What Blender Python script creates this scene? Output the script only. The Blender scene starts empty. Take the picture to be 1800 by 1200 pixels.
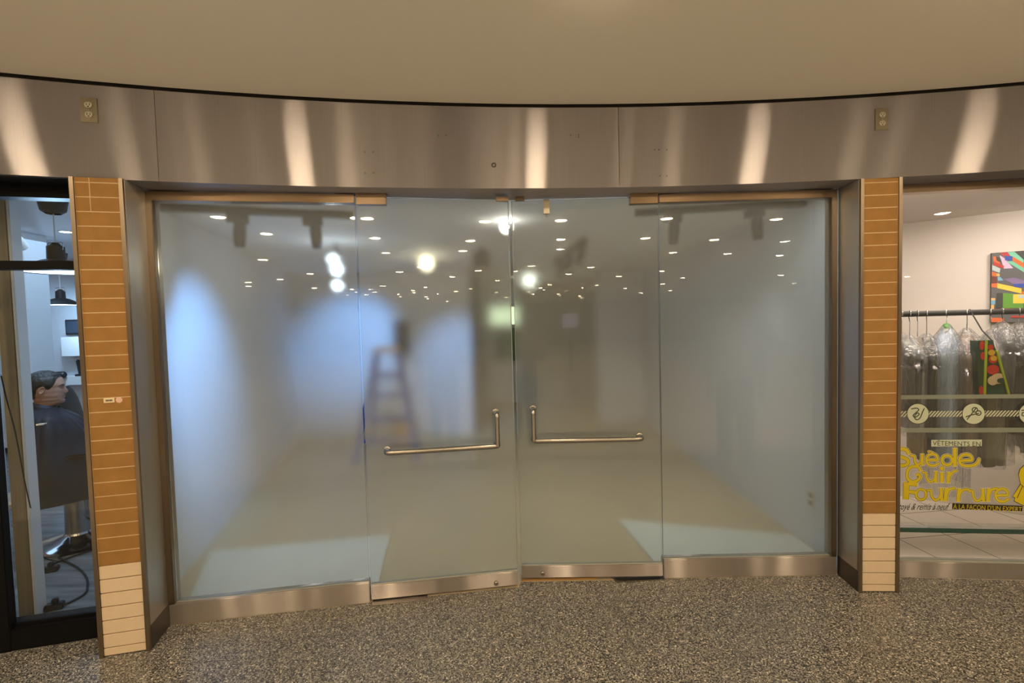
import bpy, bmesh, math, random
from mathutils import Vector, Matrix
random.seed(7)
C = bpy.context.scene
COL = C.collection
PI = math.pi

# ------------------------------------------------------------------ camera
EYE = Vector((0, 0, 1.64)); FPX = 835.0
_p, _r = math.radians(2.4), math.radians(-1.5)
FW = Vector((0, math.cos(_p), -math.sin(_p)))
_up = Vector((0, math.sin(_p), math.cos(_p))); _rt = Vector((1, 0, 0))
RT = math.cos(_r) * _rt + math.sin(_r) * _up
UP = -math.sin(_r) * _rt + math.cos(_r) * _up
cd = bpy.data.cameras.new('camera'); cam = bpy.data.objects.new('camera', cd); COL.objects.link(cam)
cd.sensor_width = 36; cd.lens = FPX / 1800 * 36; cd.clip_start = .02; cd.clip_end = 200
cam.matrix_world = Matrix(((RT.x, UP.x, -FW.x, EYE.x), (RT.y, UP.y, -FW.y, EYE.y), (RT.z, UP.z, -FW.z, EYE.z), (0, 0, 0, 1)))
C.camera = cam

# ------------------------------------------------------------------ world, exposure
C.view_settings.view_transform = 'Standard'; C.view_settings.look = 'None'
C.view_settings.exposure = 0.28; C.view_settings.gamma = 1.0; C.view_settings.use_curve_mapping = False
w = bpy.data.worlds.new('world'); C.world = w; w.use_nodes = True
w.node_tree.nodes['Background'].inputs[0].default_value = (1.0, .80, .58, 1)
w.node_tree.nodes['Background'].inputs[1].default_value = .30

WARM = (1.0, .76, .47); COOL = (.42, .66, 1.0); PINK = (1.0, .84, .72); BLUE = (.20, .47, 1.0)
LAMP_MALL, LAMP_RING = 430.0, 165.0

def area_light(name, loc, size, power, color, target=None, sy=None, parent=None, shape='RECTANGLE'):
    l = bpy.data.lights.new(name, 'AREA'); l.energy = power; l.color = color; l.shape = shape
    l.size = size; l.size_y = sy or size
    o = bpy.data.objects.new(name, l); COL.objects.link(o); o.location = loc
    d = (Vector(target) - Vector(loc)) if target else Vector((0, 0, -1))
    o.rotation_euler = d.to_track_quat('-Z', 'Y').to_euler()
    if parent: o.parent = parent
    return o
def spot_light(name, loc, target, power, color, angle, blend=.6, radius=.04):
    l = bpy.data.lights.new(name, 'SPOT'); l.energy = power; l.color = color; l.spot_size = math.radians(angle)
    l.spot_blend = blend; l.shadow_soft_size = radius
    o = bpy.data.objects.new(name, l); COL.objects.link(o); o.location = loc
    o.rotation_euler = (Vector(target) - Vector(loc)).to_track_quat('-Z', 'Y').to_euler()
    return o

# vacant shop, barber shop and clothes shop ceiling lights, with added unseen fill strips
def point_light(name, loc, power, color, radius=.042):
    l = bpy.data.lights.new(name, 'POINT'); l.energy = power; l.color = color; l.shadow_soft_size = radius
    o = bpy.data.objects.new(name, l); COL.objects.link(o); o.location = loc; return o
point_light('vacant_lamp_light', (-.02, 3.70, 2.37), 2.6, (1.0, .95, .86))
point_light('vacant_lamp_light', (-.96, 5.5, 2.335), 5, (1.0, .88, .62))
point_light('vacant_lamp_light', (.33, 8.4, 2.34), 5, (.92, 1.0, .78))
spot_light('vacant_wash_light', (-1.0, 3.3, 2.28), (-2.40, 3.62, 1.25), 190, BLUE, 60, .9)
spot_light('vacant_wash_light', (-1.55, 5.2, 2.28), (-2.35, 6.98, 1.35), 230, BLUE, 50, .9)
spot_light('vacant_wash_light', (-.9, 5.2, 2.28), (-.75, 6.98, .9), 130, BLUE, 52, .9)
for _x, _y, _l, _a in ((-1.42, 2.79, .8, .16), (-.43, 2.885, .7, .14), (.46, 3.0, .7, -.02), (1.45, 3.05, .8, 0)):
    area_light('fill_strip_light', (_x, _y, 2.412), _l, (9 if abs(_x) < 1 else 2.2), (.84, .95, 1.0), sy=.05).rotation_euler.z += _a  # hidden fills added behind the headers to brighten the vacant shop
spot_light('track_spot_light', (1.18, 3.46, 2.13), (1.0, 5.2, 0), 16, (.95, .97, 1.0), 110, .9)
spot_light('track_spot_light', (1.74, 3.38, 2.13), (1.1, 4.8, 0), 14, (.95, .97, 1.0), 110, .9)
spot_light('track_spot_light', (-1.74, 3.12, 2.13), (-1.5, 4.6, 0), 22, (.90, .95, 1.0), 110, .9)
area_light('barber_ceiling_light', (-4.9, 4.6, 2.56), 2.4, 26, (.42, .66, 1.0), sy=2.4)
area_light('clothes_ceiling_light', (3.2, 3.25, 2.36), 1.3, 10, PINK, sy=.5)
area_light('clothes_fill_light', (3.0, 2.90, 2.388), 1.7, 15, PINK, target=(3.06, 3.38, .2), sy=.05)  # unseen fill added behind the header to brighten garments and floor
spot_light('clothes_spot_light', (3.75, 3.05, 2.32), (4.0, 3.72, 2.0), 10, (1.0, .86, .76), 95, .8)

point_light('pendant_light', (-3.24, 3.42, 1.99), 20, (.45, .69, 1.0), .05)
point_light('pendant_light', (-5.52, 5.85, 1.90), 18, (.45, .69, 1.0), .05)
# ------------------------------------------------------------------ materials
def mat(name): 
    m = bpy.data.materials.new(name); m.use_nodes = True
    return m, m.node_tree, m.node_tree.nodes['Principled BSDF']
def N(nt, t, **k):
    n = nt.nodes.new(t)
    for a, b in k.items(): setattr(n, a, b)
    return n
def plain(name, col, rough=.5, metal=0, noise=0, scale=40, bump=0, **inp):
    m, nt, b = mat(name)
    b.inputs['Base Color'].default_value = (*col, 1); b.inputs['Roughness'].default_value = rough; b.inputs['Metallic'].default_value = metal
    for k, v in inp.items(): b.inputs[k.replace('_', ' ')].default_value = v
    if noise or bump:
        tc = N(nt, 'ShaderNodeTexCoord'); nz = N(nt, 'ShaderNodeTexNoise'); nz.inputs['Scale'].default_value = scale; nz.inputs['Detail'].default_value = 4
        nt.links.new(tc.outputs['Object'], nz.inputs['Vector'])
        if noise:
            mx = N(nt, 'ShaderNodeMix', data_type='RGBA'); mx.inputs[6].default_value = (*[c * (1 - noise) for c in col], 1); mx.inputs[7].default_value = (*[min(1, c * (1 + noise)) for c in col], 1)
            nt.links.new(nz.outputs['Fac'], mx.inputs[0]); nt.links.new(mx.outputs[2], b.inputs['Base Color'])
        if bump:
            bp = N(nt, 'ShaderNodeBump'); bp.inputs['Strength'].default_value = bump; bp.inputs['Distance'].default_value = .002
            nt.links.new(nz.outputs['Fac'], bp.inputs['Height']); nt.links.new(bp.outputs['Normal'], b.inputs['Normal'])
    return m
def emit(name, col, s):
    m, nt, b = mat(name); b.inputs['Base Color'].default_value = (.8, .8, .8, 1)
    b.inputs['Emission Color'].default_value = (*col, 1); b.inputs['Emission Strength'].default_value = s
    return m
def brushed(name, col, rough, aniso=.85, rot=.25, streak=.10, glossy=False):
    m, nt, b = mat(name)
    b.inputs['Metallic'].default_value = 1; b.inputs['Roughness'].default_value = rough
    b.inputs['Anisotropic'].default_value = aniso; b.inputs['Anisotropic Rotation'].default_value = rot
    tg = N(nt, 'ShaderNodeTangent', direction_type='UV_MAP'); nt.links.new(tg.outputs[0], b.inputs['Tangent'])
    uv = N(nt, 'ShaderNodeUVMap'); mp = N(nt, 'ShaderNodeMapping'); mp.inputs['Scale'].default_value = (3, 260, 1) if rot else (260, 3, 1)
    nz = N(nt, 'ShaderNodeTexNoise'); nz.inputs['Scale'].default_value = 1; nz.inputs['Detail'].default_value = 3
    nt.links.new(uv.outputs[0], mp.inputs[0]); nt.links.new(mp.outputs[0], nz.inputs['Vector'])
    mx = N(nt, 'ShaderNodeMix', data_type='RGBA'); mx.inputs[6].default_value = (*[c * (1 - streak) for c in col], 1); mx.inputs[7].default_value = (*[min(1, c * (1 + streak)) for c in col], 1)
    nt.links.new(nz.outputs['Fac'], mx.inputs[0]); nt.links.new(mx.outputs[2], b.inputs['Base Color'])
    if glossy:
        g = N(nt, 'ShaderNodeBsdfAnisotropic'); g.inputs['Roughness'].default_value = rough; g.inputs['Anisotropy'].default_value = aniso; g.inputs['Rotation'].default_value = rot
        nt.links.new(mx.outputs[2], g.inputs['Color']); nt.links.new(tg.outputs[0], g.inputs['Tangent'])
        b.inputs['Metallic'].default_value = 0; b.inputs['Specular IOR Level'].default_value = 0
        x = N(nt, 'ShaderNodeMixShader'); x.inputs[0].default_value = .72
        nt.links.new(b.outputs[0], x.inputs[1]); nt.links.new(g.outputs[0], x.inputs[2]); nt.links.new(x.outputs[0], nt.nodes['Material Output'].inputs[0])
    return m

def terrazzo():
    m, nt, b = mat('terrazzo')
    tc = N(nt, 'ShaderNodeTexCoord')
    nz = N(nt, 'ShaderNodeTexNoise'); nz.inputs['Scale'].default_value = 60; nz.inputs['Detail'].default_value = 2
    nt.links.new(tc.outputs['Object'], nz.inputs['Vector'])
    ad = N(nt, 'ShaderNodeMix', data_type='RGBA', blend_type='ADD'); ad.inputs[0].default_value = .012
    nt.links.new(tc.outputs['Object'], ad.inputs[6]); nt.links.new(nz.outputs['Color'], ad.inputs[7])
    v = N(nt, 'ShaderNodeTexVoronoi', voronoi_dimensions='3D'); v.inputs['Scale'].default_value = 205
    nt.links.new(ad.outputs[2], v.inputs['Vector'])
    sp = N(nt, 'ShaderNodeSeparateColor'); nt.links.new(v.outputs['Color'], sp.inputs[0])
    cr = N(nt, 'ShaderNodeValToRGB'); e = cr.color_ramp; e.interpolation = 'CONSTANT'
    e.elements[0].position = 0; e.elements[0].color = (.034, .034, .036, 1)
    e.elements[1].position = .34; e.elements[1].color = (.18, .175, .165, 1)
    for p, c in ((.62, (.35, .335, .30)), (.86, (.10, .095, .09)), (.955, (.74, .70, .62))):
        x = e.elements.new(p); x.color = (*c, 1)
    nt.links.new(sp.outputs[0], cr.inputs[0]); nt.links.new(cr.outputs[0], b.inputs['Base Color'])
    b.inputs['Roughness'].default_value = .30
    return m
def planks(name, c1, c2, sx, sy, rough=.4):
    m, nt, b = mat(name); tc = N(nt, 'ShaderNodeTexCoord')
    mp = N(nt, 'ShaderNodeMapping'); mp.inputs['Scale'].default_value = (sx, sy, 1); mp.inputs['Rotation'].default_value = (0, 0, .5)
    nz = N(nt, 'ShaderNodeTexNoise'); nz.inputs['Scale'].default_value = 1; nz.inputs['Detail'].default_value = 6
    nt.links.new(tc.outputs['Object'], mp.inputs[0]); nt.links.new(mp.outputs[0], nz.inputs['Vector'])
    cr = N(nt, 'ShaderNodeValToRGB'); cr.color_ramp.elements[0].position = .35; cr.color_ramp.elements[1].position = .68
    cr.color_ramp.elements[0].color = (*c1, 1); cr.color_ramp.elements[1].color = (*c2, 1)
    nt.links.new(nz.outputs['Fac'], cr.inputs[0]); nt.links.new(cr.outputs[0], b.inputs['Base Color']); b.inputs['Roughness'].default_value = rough
    return m
def tiles(name, c, g, scale):
    m, nt, b = mat(name); tc = N(nt, 'ShaderNodeTexCoord'); mp = N(nt, 'ShaderNodeMapping'); mp.inputs['Rotation'].default_value = (0, 0, -.1)
    br = N(nt, 'ShaderNodeTexBrick'); br.offset = 0; br.inputs['Scale'].default_value = scale; br.inputs['Mortar Size'].default_value = .006
    br.inputs['Brick Width'].default_value = .5; br.inputs['Row Height'].default_value = .5
    br.inputs['Color1'].default_value = (*c, 1); br.inputs['Color2'].default_value = (*[k * .94 for k in c], 1); br.inputs['Mortar'].default_value = (*g, 1)
    nt.links.new(tc.outputs['Object'], mp.inputs[0]); nt.links.new(mp.outputs[0], br.inputs['Vector']); nt.links.new(br.outputs[0], b.inputs['Base Color']); b.inputs['Roughness'].default_value = .3
    return m
def clear_glass(name, tint=(.97, .99, .98), refl=1.0):
    m, nt, b = mat(name); nt.nodes.remove(b); out = nt.nodes['Material Output']
    t = N(nt, 'ShaderNodeBsdfTransparent'); t.inputs[0].default_value = (*tint, 1)
    g = N(nt, 'ShaderNodeBsdfGlossy'); g.inputs['Roughness'].default_value = 0.0
    f = N(nt, 'ShaderNodeFresnel'); f.inputs[0].default_value = 1.35
    mu = N(nt, 'ShaderNodeMath', operation='MULTIPLY'); mu.inputs[1].default_value = refl
    x = N(nt, 'ShaderNodeMixShader'); nt.links.new(f.outputs[0], mu.inputs[0]); nt.links.new(mu.outputs[0], x.inputs[0])
    nt.links.new(t.outputs[0], x.inputs[1]); nt.links.new(g.outputs[0], x.inputs[2]); nt.links.new(x.outputs[0], out.inputs[0])
    return m
def frosted():
    m, nt, b = mat('frosted_glass'); out = nt.nodes['Material Output']
    nt.nodes.remove(b)
    rf = N(nt, 'ShaderNodeBsdfRefraction'); rf.inputs['Color'].default_value = (.96, .98, .97, 1); rf.inputs['Roughness'].default_value = .175; rf.inputs['IOR'].default_value = 1.45
    gl = N(nt, 'ShaderNodeBsdfGlossy'); gl.inputs['Roughness'].default_value = 0.0; fr = N(nt, 'ShaderNodeFresnel'); fr.inputs[0].default_value = 1.48
    b = N(nt, 'ShaderNodeMixShader'); nt.links.new(fr.outputs[0], b.inputs[0]); nt.links.new(rf.outputs[0], b.inputs[1]); nt.links.new(gl.outputs[0], b.inputs[2])
    d = N(nt, 'ShaderNodeBsdfDiffuse'); 
    tc = N(nt, 'ShaderNodeTexCoord'); nz = N(nt, 'ShaderNodeTexNoise'); nz.inputs['Scale'].default_value = 2.2; nz.inputs['Detail'].default_value = 5
    nt.links.new(tc.outputs['Object'], nz.inputs['Vector'])
    cr = N(nt, 'ShaderNodeMapRange'); cr.inputs[3].default_value = .085; cr.inputs[4].default_value = .125
    nt.links.new(nz.outputs['Fac'], cr.inputs[0])
    d.inputs[0].default_value = (.66, .73, .80, 1)
    x = N(nt, 'ShaderNodeMixShader'); nt.links.new(cr.outputs[0], x.inputs[0])
    nt.links.new(b.outputs[0], x.inputs[1]); nt.links.new(d.outputs[0], x.inputs[2]); nt.links.new(x.outputs[0], out.inputs[0])
    return m
def film(name, col, op, rough=.5):
    m, nt, b = mat(name); b.inputs['Base Color'].default_value = (*col, 1); b.inputs['Roughness'].default_value = rough; b.inputs['Alpha'].default_value = op
    return m

M = dict(
 terrazzo=terrazzo(), paleterr=plain('pale_terrazzo', (.70, .66, .58), .3, noise=.1, scale=60), paint=plain('ceiling_paint', (.90, .875, .825), .7, bump=.03, scale=200), dark=plain('dark_gap', (.02, .018, .016), .8),
 steel=brushed('brushed_steel', (.37, .355, .385), .25, aniso=.90, rot=0.0, glossy=True), steelv=brushed('brushed_steel_upright', (.56, .54, .51), .36, rot=0.0), rail=brushed('rail_steel', (.46, .42, .41), .22, aniso=.88, rot=0.0, glossy=True),
 bronze=brushed('bronze_metal', (.34, .25, .17), .30, aniso=.6), bronzev=brushed('bronze_upright', (.29, .235, .18), .34, aniso=.6, rot=0.0), toe=plain('toe_kick', (.16, .14, .125), .4, 1, noise=.1),
 satin=plain('satin_steel', (.38, .36, .33), .27, 1, noise=.04, scale=8), chrome=plain('chrome', (.75, .75, .76), .12, 1),
 brick=plain('brown_brick', (.32, .165, .043), .75, noise=.22, scale=14, bump=.3), mortar=plain('mortar', (.62, .48, .30), .9, noise=.15, scale=90, bump=.4),
 cream=plain('cream_brick', (.72, .58, .42), .6, noise=.06, scale=30, bump=.1), mortard=plain('dark_mortar', (.10, .075, .05), .9),
 outlet=plain('outlet_ivory', (.52, .49, .40), .4), slot=plain('outlet_slot', (.03, .03, .03), .6), plate=plain('outlet_plate', (.30, .27, .21), .35, 1),
 frost=frosted(), glass=clear_glass('clear_glass'), gedge=plain('glass_edge', (.02, .10, .08), .15), sealant=plain('clear_seal', (.34, .36, .33), .25),
 black=plain('black_metal', (.006, .006, .007), .45, Specular_IOR_Level=.12), blackp=plain('black_plastic', (.018, .017, .017), .45), trackm=plain('track_metal', (.014, .014, .013), .6),
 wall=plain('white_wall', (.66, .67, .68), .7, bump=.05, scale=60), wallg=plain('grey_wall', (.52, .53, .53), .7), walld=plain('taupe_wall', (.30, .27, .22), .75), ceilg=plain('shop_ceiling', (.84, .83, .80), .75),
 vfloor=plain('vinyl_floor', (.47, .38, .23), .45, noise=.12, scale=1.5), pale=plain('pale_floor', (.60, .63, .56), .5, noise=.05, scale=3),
 bwall=plain('barber_wall', (.64, .66, .70), .6), bfloor=planks('grey_planks', (.10, .105, .11), (.27, .27, .28), 1.4, 16), white=plain('white_laminate', (.80, .81, .82), .35),
 pwall=plain('blush_wall', (.62, .57, .545), .65), ptile=tiles('blush_tile', (.86, .78, .71), (.20, .15, .12), 1.3),
 lens=emit('downlight_lens', WARM, LAMP_MALL), lensr=emit('edge_downlight_lens', WARM, LAMP_RING), lensc=emit('cool_lens', (.75, .88, 1.0), 30), lensw=emit('white_lens', (.95, .98, 1.0), 30), lensy=emit('yellow_lens', (1.0, .84, .45), 22),
 glow=emit('lamp_glow', (.72, .88, 1.0), 4.0), can=plain('can_white', (.75, .73, .68), .4), green=emit('pale_green_panel', (.80, 1.0, .62), .75), screen=emit('blue_screen', (.40, .36, 1.0), .9),
 skin=plain('skin', (.33, .18, .125), .5, noise=.10, scale=30), hair=plain('hair', (.018, .015, .013), .6, noise=.4, scale=160, bump=.6), lip=plain('lip', (.30, .13, .105), .5), eye=plain('eye_white', (.62, .60, .57), .25), iris=plain('iris', (.02, .015, .012), .2),
 cape=plain('navy_cape', (.008, .011, .021), .6, noise=.25, scale=6, Specular_IOR_Level=.25), navy=plain('navy_cloth', (.016, .024, .05), .7), trouser=plain('dark_trousers', (.03, .03, .035), .8), shoe=plain('shoe_leather', (.02, .018, .016), .35),
 leather=plain('black_leather', (.012, .011, .012), .5, Specular_IOR_Level=.25), post=planks('post_oak', (.26, .20, .12), (.40, .31, .20), 40, 1.0), cord=plain('black_cord', (.012, .012, .012), .5),
 blue=plain('ladder_blue', (.01, .06, .34), .5), orange=plain('ladder_top', (.80, .45, .12), .5), card=plain('cardboard', (.62, .40, .19), .8), doorg=plain('green_door', (.13, .22, .14), .5),
 yellow=plain('vinyl_yellow', (.66, .53, .012), .45), ink=plain('vinyl_dark', (.045, .055, .03), .5), halo=plain('vinyl_cream', (.72, .68, .50), .5), label=plain('vinyl_mint', (.56, .62, .50), .5), inkb=plain('vinyl_black', (.02, .017, .01), .5),
 striping=film('frosted_strip', (.30, .34, .29), .72), hatch=film('hatch_stripe', (.62, .66, .52), .8), wrap=None,
 fluff=plain('white_bit', (.85, .80, .75), .6), sticker=plain('sticker_cream', (.78, .66, .45), .5), stickp=plain('sticker_pink', (.72, .50, .42), .5),
 stripe=None, wood=plain('brown_threshold', (.36, .20, .07), .4), pinkp=plain('pink_plastic', (.70, .45, .38), .5), beigep=plain('beige_plastic', (.62, .54, .40), .5),
)
def wrap_mat():
    m, nt, b = mat('clear_wrap'); nt.nodes.remove(b); out = nt.nodes['Material Output']
    t = N(nt, 'ShaderNodeBsdfTransparent'); t.inputs[0].default_value = (.94, .94, .95, 1)
    g = N(nt, 'ShaderNodeBsdfGlossy'); g.inputs['Roughness'].default_value = .12
    d = N(nt, 'ShaderNodeBsdfDiffuse'); d.inputs[0].default_value = (.8, .8, .82, 1)
    lw = N(nt, 'ShaderNodeLayerWeight'); lw.inputs[0].default_value = .45
    tc = N(nt, 'ShaderNodeTexCoord'); nz = N(nt, 'ShaderNodeTexNoise'); nz.inputs['Scale'].default_value = 22; nz.inputs['Detail'].default_value = 4; nz.inputs['Distortion'].default_value = 1.5
    mp = N(nt, 'ShaderNodeMapping'); mp.inputs['Scale'].default_value = (1, 1, .35); nt.links.new(tc.outputs['Object'], mp.inputs[0]); nt.links.new(mp.outputs[0], nz.inputs['Vector'])
    bp = N(nt, 'ShaderNodeBump'); bp.inputs['Strength'].default_value = 1; bp.inputs['Distance'].default_value = .03
    nt.links.new(nz.outputs['Fac'], bp.inputs['Height'])
    for s in (g, d, lw): nt.links.new(bp.outputs['Normal'], s.inputs['Normal'])
    x1 = N(nt, 'ShaderNodeMixShader'); x1.inputs[0].default_value = .22; nt.links.new(g.outputs[0], x1.inputs[1]); nt.links.new(d.outputs[0], x1.inputs[2])
    mr = N(nt, 'ShaderNodeMapRange'); mr.inputs[3].default_value = .03; mr.inputs[4].default_value = .55; nt.links.new(lw.outputs['Facing'], mr.inputs[0])
    x = N(nt, 'ShaderNodeMixShader'); nt.links.new(mr.outputs[0], x.inputs[0]); nt.links.new(t.outputs[0], x.inputs[1]); nt.links.new(x1.outputs[0], x.inputs[2]); nt.links.new(x.outputs[0], out.inputs[0])
    return m
M['wrap'] = wrap_mat()

# ------------------------------------------------------------------ helpers
def link(name, me, mats, parent=None):
    o = bpy.data.objects.new(name, me); COL.objects.link(o)
    for m in (mats if isinstance(mats, (list, tuple)) else [mats]): me.materials.append(m)
    if parent: o.parent = parent
    return o
def obj(name, bm, mats, parent=None, smooth=False):
    bmesh.ops.recalc_face_normals(bm, faces=bm.faces)
    uv = bm.loops.layers.uv.verify() if not bm.loops.layers.uv else None
    if uv:
        for f in bm.faces:
            n = f.normal
            for lp in f.loops:
                c = lp.vert.co
                lp[uv].uv = (c.x, c.y) if abs(n.z) > .7 else ((c.y, c.z) if abs(n.x) > abs(n.y) else (c.x, c.z))
    me = bpy.data.meshes.new(name); bm.to_mesh(me); bm.free()
    if smooth:
        for p in me.polygons: p.use_smooth = True
        if smooth != True: me.set_sharp_from_angle(angle=math.radians(smooth))
    return link(name, me, mats, parent)
def tag(o, label=None, cat=None, group=None, kind=None):
    if label: o['label'] = label
    if cat: o['category'] = cat
    if group: o['group'] = group
    if kind: o['kind'] = kind
    return o
def thing(name, label, cat, loc=(0, 0, 0), rz=0, group=None, kind=None):
    o = bpy.data.objects.new(name, None); COL.objects.link(o); o.location = loc; o.rotation_euler = (0, 0, rz); o.empty_display_size = .1
    return tag(o, label, cat, group, kind)
def box(bm, x0, x1, y0, y1, z0, z1, mi=0, bev=0):
    vs = [bm.verts.new((x, y, z)) for z in (z0, z1) for x, y in ((x0, y0), (x1, y0), (x1, y1), (x0, y1))]
    fs = [bm.faces.new([vs[i] for i in q]) for q in ((3, 2, 1, 0), (4, 5, 6, 7), (0, 1, 5, 4), (1, 2, 6, 5), (2, 3, 7, 6), (3, 0, 4, 7))]
    for f in fs: f.material_index = mi
    if bev:
        es = list({e for f in fs for e in f.edges})
        r = bmesh.ops.bevel(bm, geom=es, offset=bev, segments=2, affect='EDGES', clamp_overlap=True)
        for f in r['faces']: f.material_index = mi
    return vs
def Box(*a, **k):
    bm = bmesh.new(); box(bm, *a, **k); return bm
def prism(bm, pts, z0, z1, mi=0):
    lo = [bm.verts.new((x, y, z0)) for x, y in pts]; hi = [bm.verts.new((x, y, z1)) for x, y in pts]
    fs = [bm.faces.new(lo[::-1]), bm.faces.new(hi)]
    for i in range(len(pts)):
        j = (i + 1) % len(pts); fs.append(bm.faces.new((lo[i], lo[j], hi[j], hi[i])))
    for f in fs: f.material_index = mi
def Prism(pts, z0, z1):
    bm = bmesh.new(); prism(bm, pts, z0, z1); return bm
def ring_pts(c, ax, bx, r, n):
    return [c + ax * (r * math.cos(2 * PI * i / n)) + bx * (r * math.sin(2 * PI * i / n)) for i in range(n)]
def tube(bm, pts, r, n=10, mi=0, cap=True):
    pts = [Vector(p) for p in pts]; rs = r if isinstance(r, (list, tuple)) else [r] * len(pts)
    rings = []; ax = None
    for i, p in enumerate(pts):
        a = pts[max(i - 1, 0)]; b = pts[min(i + 1, len(pts) - 1)]; t = (b - a).normalized()
        if ax is None:
            ax = t.orthogonal().normalized()
        else:
            ax = (ax - t * ax.dot(t)); ax = ax.normalized() if ax.length > 1e-6 else t.orthogonal().normalized()
        rings.append([bm.verts.new(q) for q in ring_pts(p, ax, t.cross(ax), rs[i], n)])
    for a, b in zip(rings, rings[1:]):
        for i in range(n):
            f = bm.faces.new((a[i], a[(i + 1) % n], b[(i + 1) % n], b[i])); f.material_index = mi
    if cap:
        for rg in (rings[0][::-1], rings[-1]):
            f = bm.faces.new(rg); f.material_index = mi
def Tube(*a, **k):
    bm = bmesh.new(); tube(bm, *a, **k); return bm
def round_path(pts, rad, n=6):
    pts = [Vector(p) for p in pts]; out = [pts[0]]
    for a, b, c in zip(pts, pts[1:], pts[2:]):
        d1 = (a - b); d2 = (c - b); r = min(rad, d1.length * .49, d2.length * .49); p = b + d1.normalized() * r; q = b + d2.normalized() * r
        for i in range(n + 1):
            t = i / n; out.append(p * (1 - t) ** 2 + b * (2 * t * (1 - t)) + q * t ** 2)
    out.append(pts[-1]); return out
def lathe(bm, prof, n=24, mi=0, closed=False):
    rings = [[bm.verts.new((r * math.cos(2 * PI * i / n), r * math.sin(2 * PI * i / n), z)) for i in range(n)] for r, z in prof]
    for a, b in zip(rings, rings[1:]):
        for i in range(n):
            f = bm.faces.new((a[i], a[(i + 1) % n], b[(i + 1) % n], b[i])); f.material_index = mi
    if closed:
        bm.faces.new(rings[0][::-1]).material_index = mi; bm.faces.new(rings[-1]).material_index = mi
def Lathe(*a, **k):
    bm = bmesh.new(); lathe(bm, *a, **k); return bm
def loft(bm, rings, mi=0, cap=True, closed=True):
    R = [[bm.verts.new(p) for p in rg] for rg in rings]; n = len(R[0])
    for a, b in zip(R, R[1:]):
        for i in range(n if closed else n - 1):
            f = bm.faces.new((a[i], a[(i + 1) % n], b[(i + 1) % n], b[i])); f.material_index = mi
    if cap and closed:
        bm.faces.new(R[0][::-1]).material_index = mi; bm.faces.new(R[-1]).material_index = mi
def copy_tree(o, parent=None):
    c = o.copy(); COL.objects.link(c)
    if parent: c.parent = parent
    for ch in list(o.children): copy_tree(ch, c)
    return c
def ray(x, y):
    return (x - 900) / FPX * RT - (y - 600) / FPX * UP + FW
def on_plane(x, y, a, b):
    a = Vector((a[0], a[1])); b = Vector((b[0], b[1])); d = ray(x, y); n = Vector((-(b - a).y, (b - a).x))
    t = n.dot(a) / (n.x * d.x + n.y * d.y); return d * t + EYE
def frame(a, b):
    """origin a, x axis a->b, y axis away from the concourse"""
    return (a[0], a[1], 0), math.atan2(b[1] - a[1], b[0] - a[0])
def local(root, p):
    dx, dy = p.x - root.location.x, p.y - root.location.y; c, s = math.cos(root.rotation_euler.z), math.sin(root.rotation_euler.z)
    return Vector((dx * c + dy * s, -dx * s + dy * c, p.z - root.location.z))

# ------------------------------------------------------------------ plan of the shop front
AC = Vector((.9876, -8.7029)); AR = 11.474                      # the rotunda arc of the metal band
def arc(phi, r=AR): return (AC.x + r * math.sin(phi), AC.y + r * math.cos(phi))
def phi_of(px, z=2.6):
    d = ray(px, 240); a = d.x ** 2 + d.y ** 2; b = -2 * (d.x * AC.x + d.y * AC.y); c = AC.length_squared - AR * AR
    t = (-b + math.sqrt(b * b - 4 * a * c)) / (2 * a); return math.atan2(d.x * t - AC.x, d.y * t - AC.y)
TOP, FT = 2.395, 2.846
W1a, W1b = (-1.945, 2.576), (-.882, 2.746)
D1a, D1b = (-.877, 2.751), (.003, 2.873)
D2a, D2b = (.0187, 2.93), (.912, 2.912)
W2a, W2b = (.918, 2.922), (1.994, 2.912)
RSa, RSb = (2.235, 2.883), (4.3, 2.670)
LSa, LSb = (-4.36, 1.976), (-2.135, 2.518)

# ------------------------------------------------------------------ the setting: floors
P0, P1 = -.62, .60
mall = [(-16, .12), (18, .12), (18, 1.0)] + [RSb, RSa, W2b, W2a, D2b, D2a, D1b, D1a, W1b, W1a, LSb, LSa] + [(-16, 1.0)]
o = obj('floor', Prism(mall, -.08, 0), M['terrazzo']); tag(o, 'speckled brown and grey terrazzo floor of the concourse in front of the shops', 'floor', kind='structure')
LW = lambda y: -2.13 - .26 * (y - 2.7)                          # side wall of the vacant shop
RWX = 2.06
o = obj('floor', Prism([(W1a[0] - .2, W1a[1] - .03), W1a, W1b, D1a, D1b, D2a, D2b, W2a, W2b, (RWX + .06, 2.91), (RWX + .06, 10), (-3.9, 10)], -.08, 0), M['vfloor']); tag(o, 'brown floor of the empty shop behind the frosted glass', 'floor', kind='structure')
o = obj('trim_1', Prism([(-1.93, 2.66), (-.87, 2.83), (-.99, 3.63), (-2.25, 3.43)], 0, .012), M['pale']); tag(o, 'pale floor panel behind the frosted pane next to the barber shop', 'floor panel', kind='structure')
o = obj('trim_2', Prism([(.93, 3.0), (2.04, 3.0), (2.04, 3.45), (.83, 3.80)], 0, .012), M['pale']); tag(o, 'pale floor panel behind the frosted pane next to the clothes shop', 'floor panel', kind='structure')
o = obj('floor', Prism([LSa, LSb, (-2.17, 2.7), (-3.3, 7.0), (-9, 7.0), (-9, .9)], -.08, 0), M['bfloor']); tag(o, 'grey wood plank floor inside the barber shop', 'floor', kind='structure')
o = obj('floor', Prism([RSa, RSb, (7, 2.4), (7, 6), (2.2, 6)], -.08, 0), M['ptile']); tag(o, 'pale pink tiled floor inside the clothes shop', 'floor', kind='structure')

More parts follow.
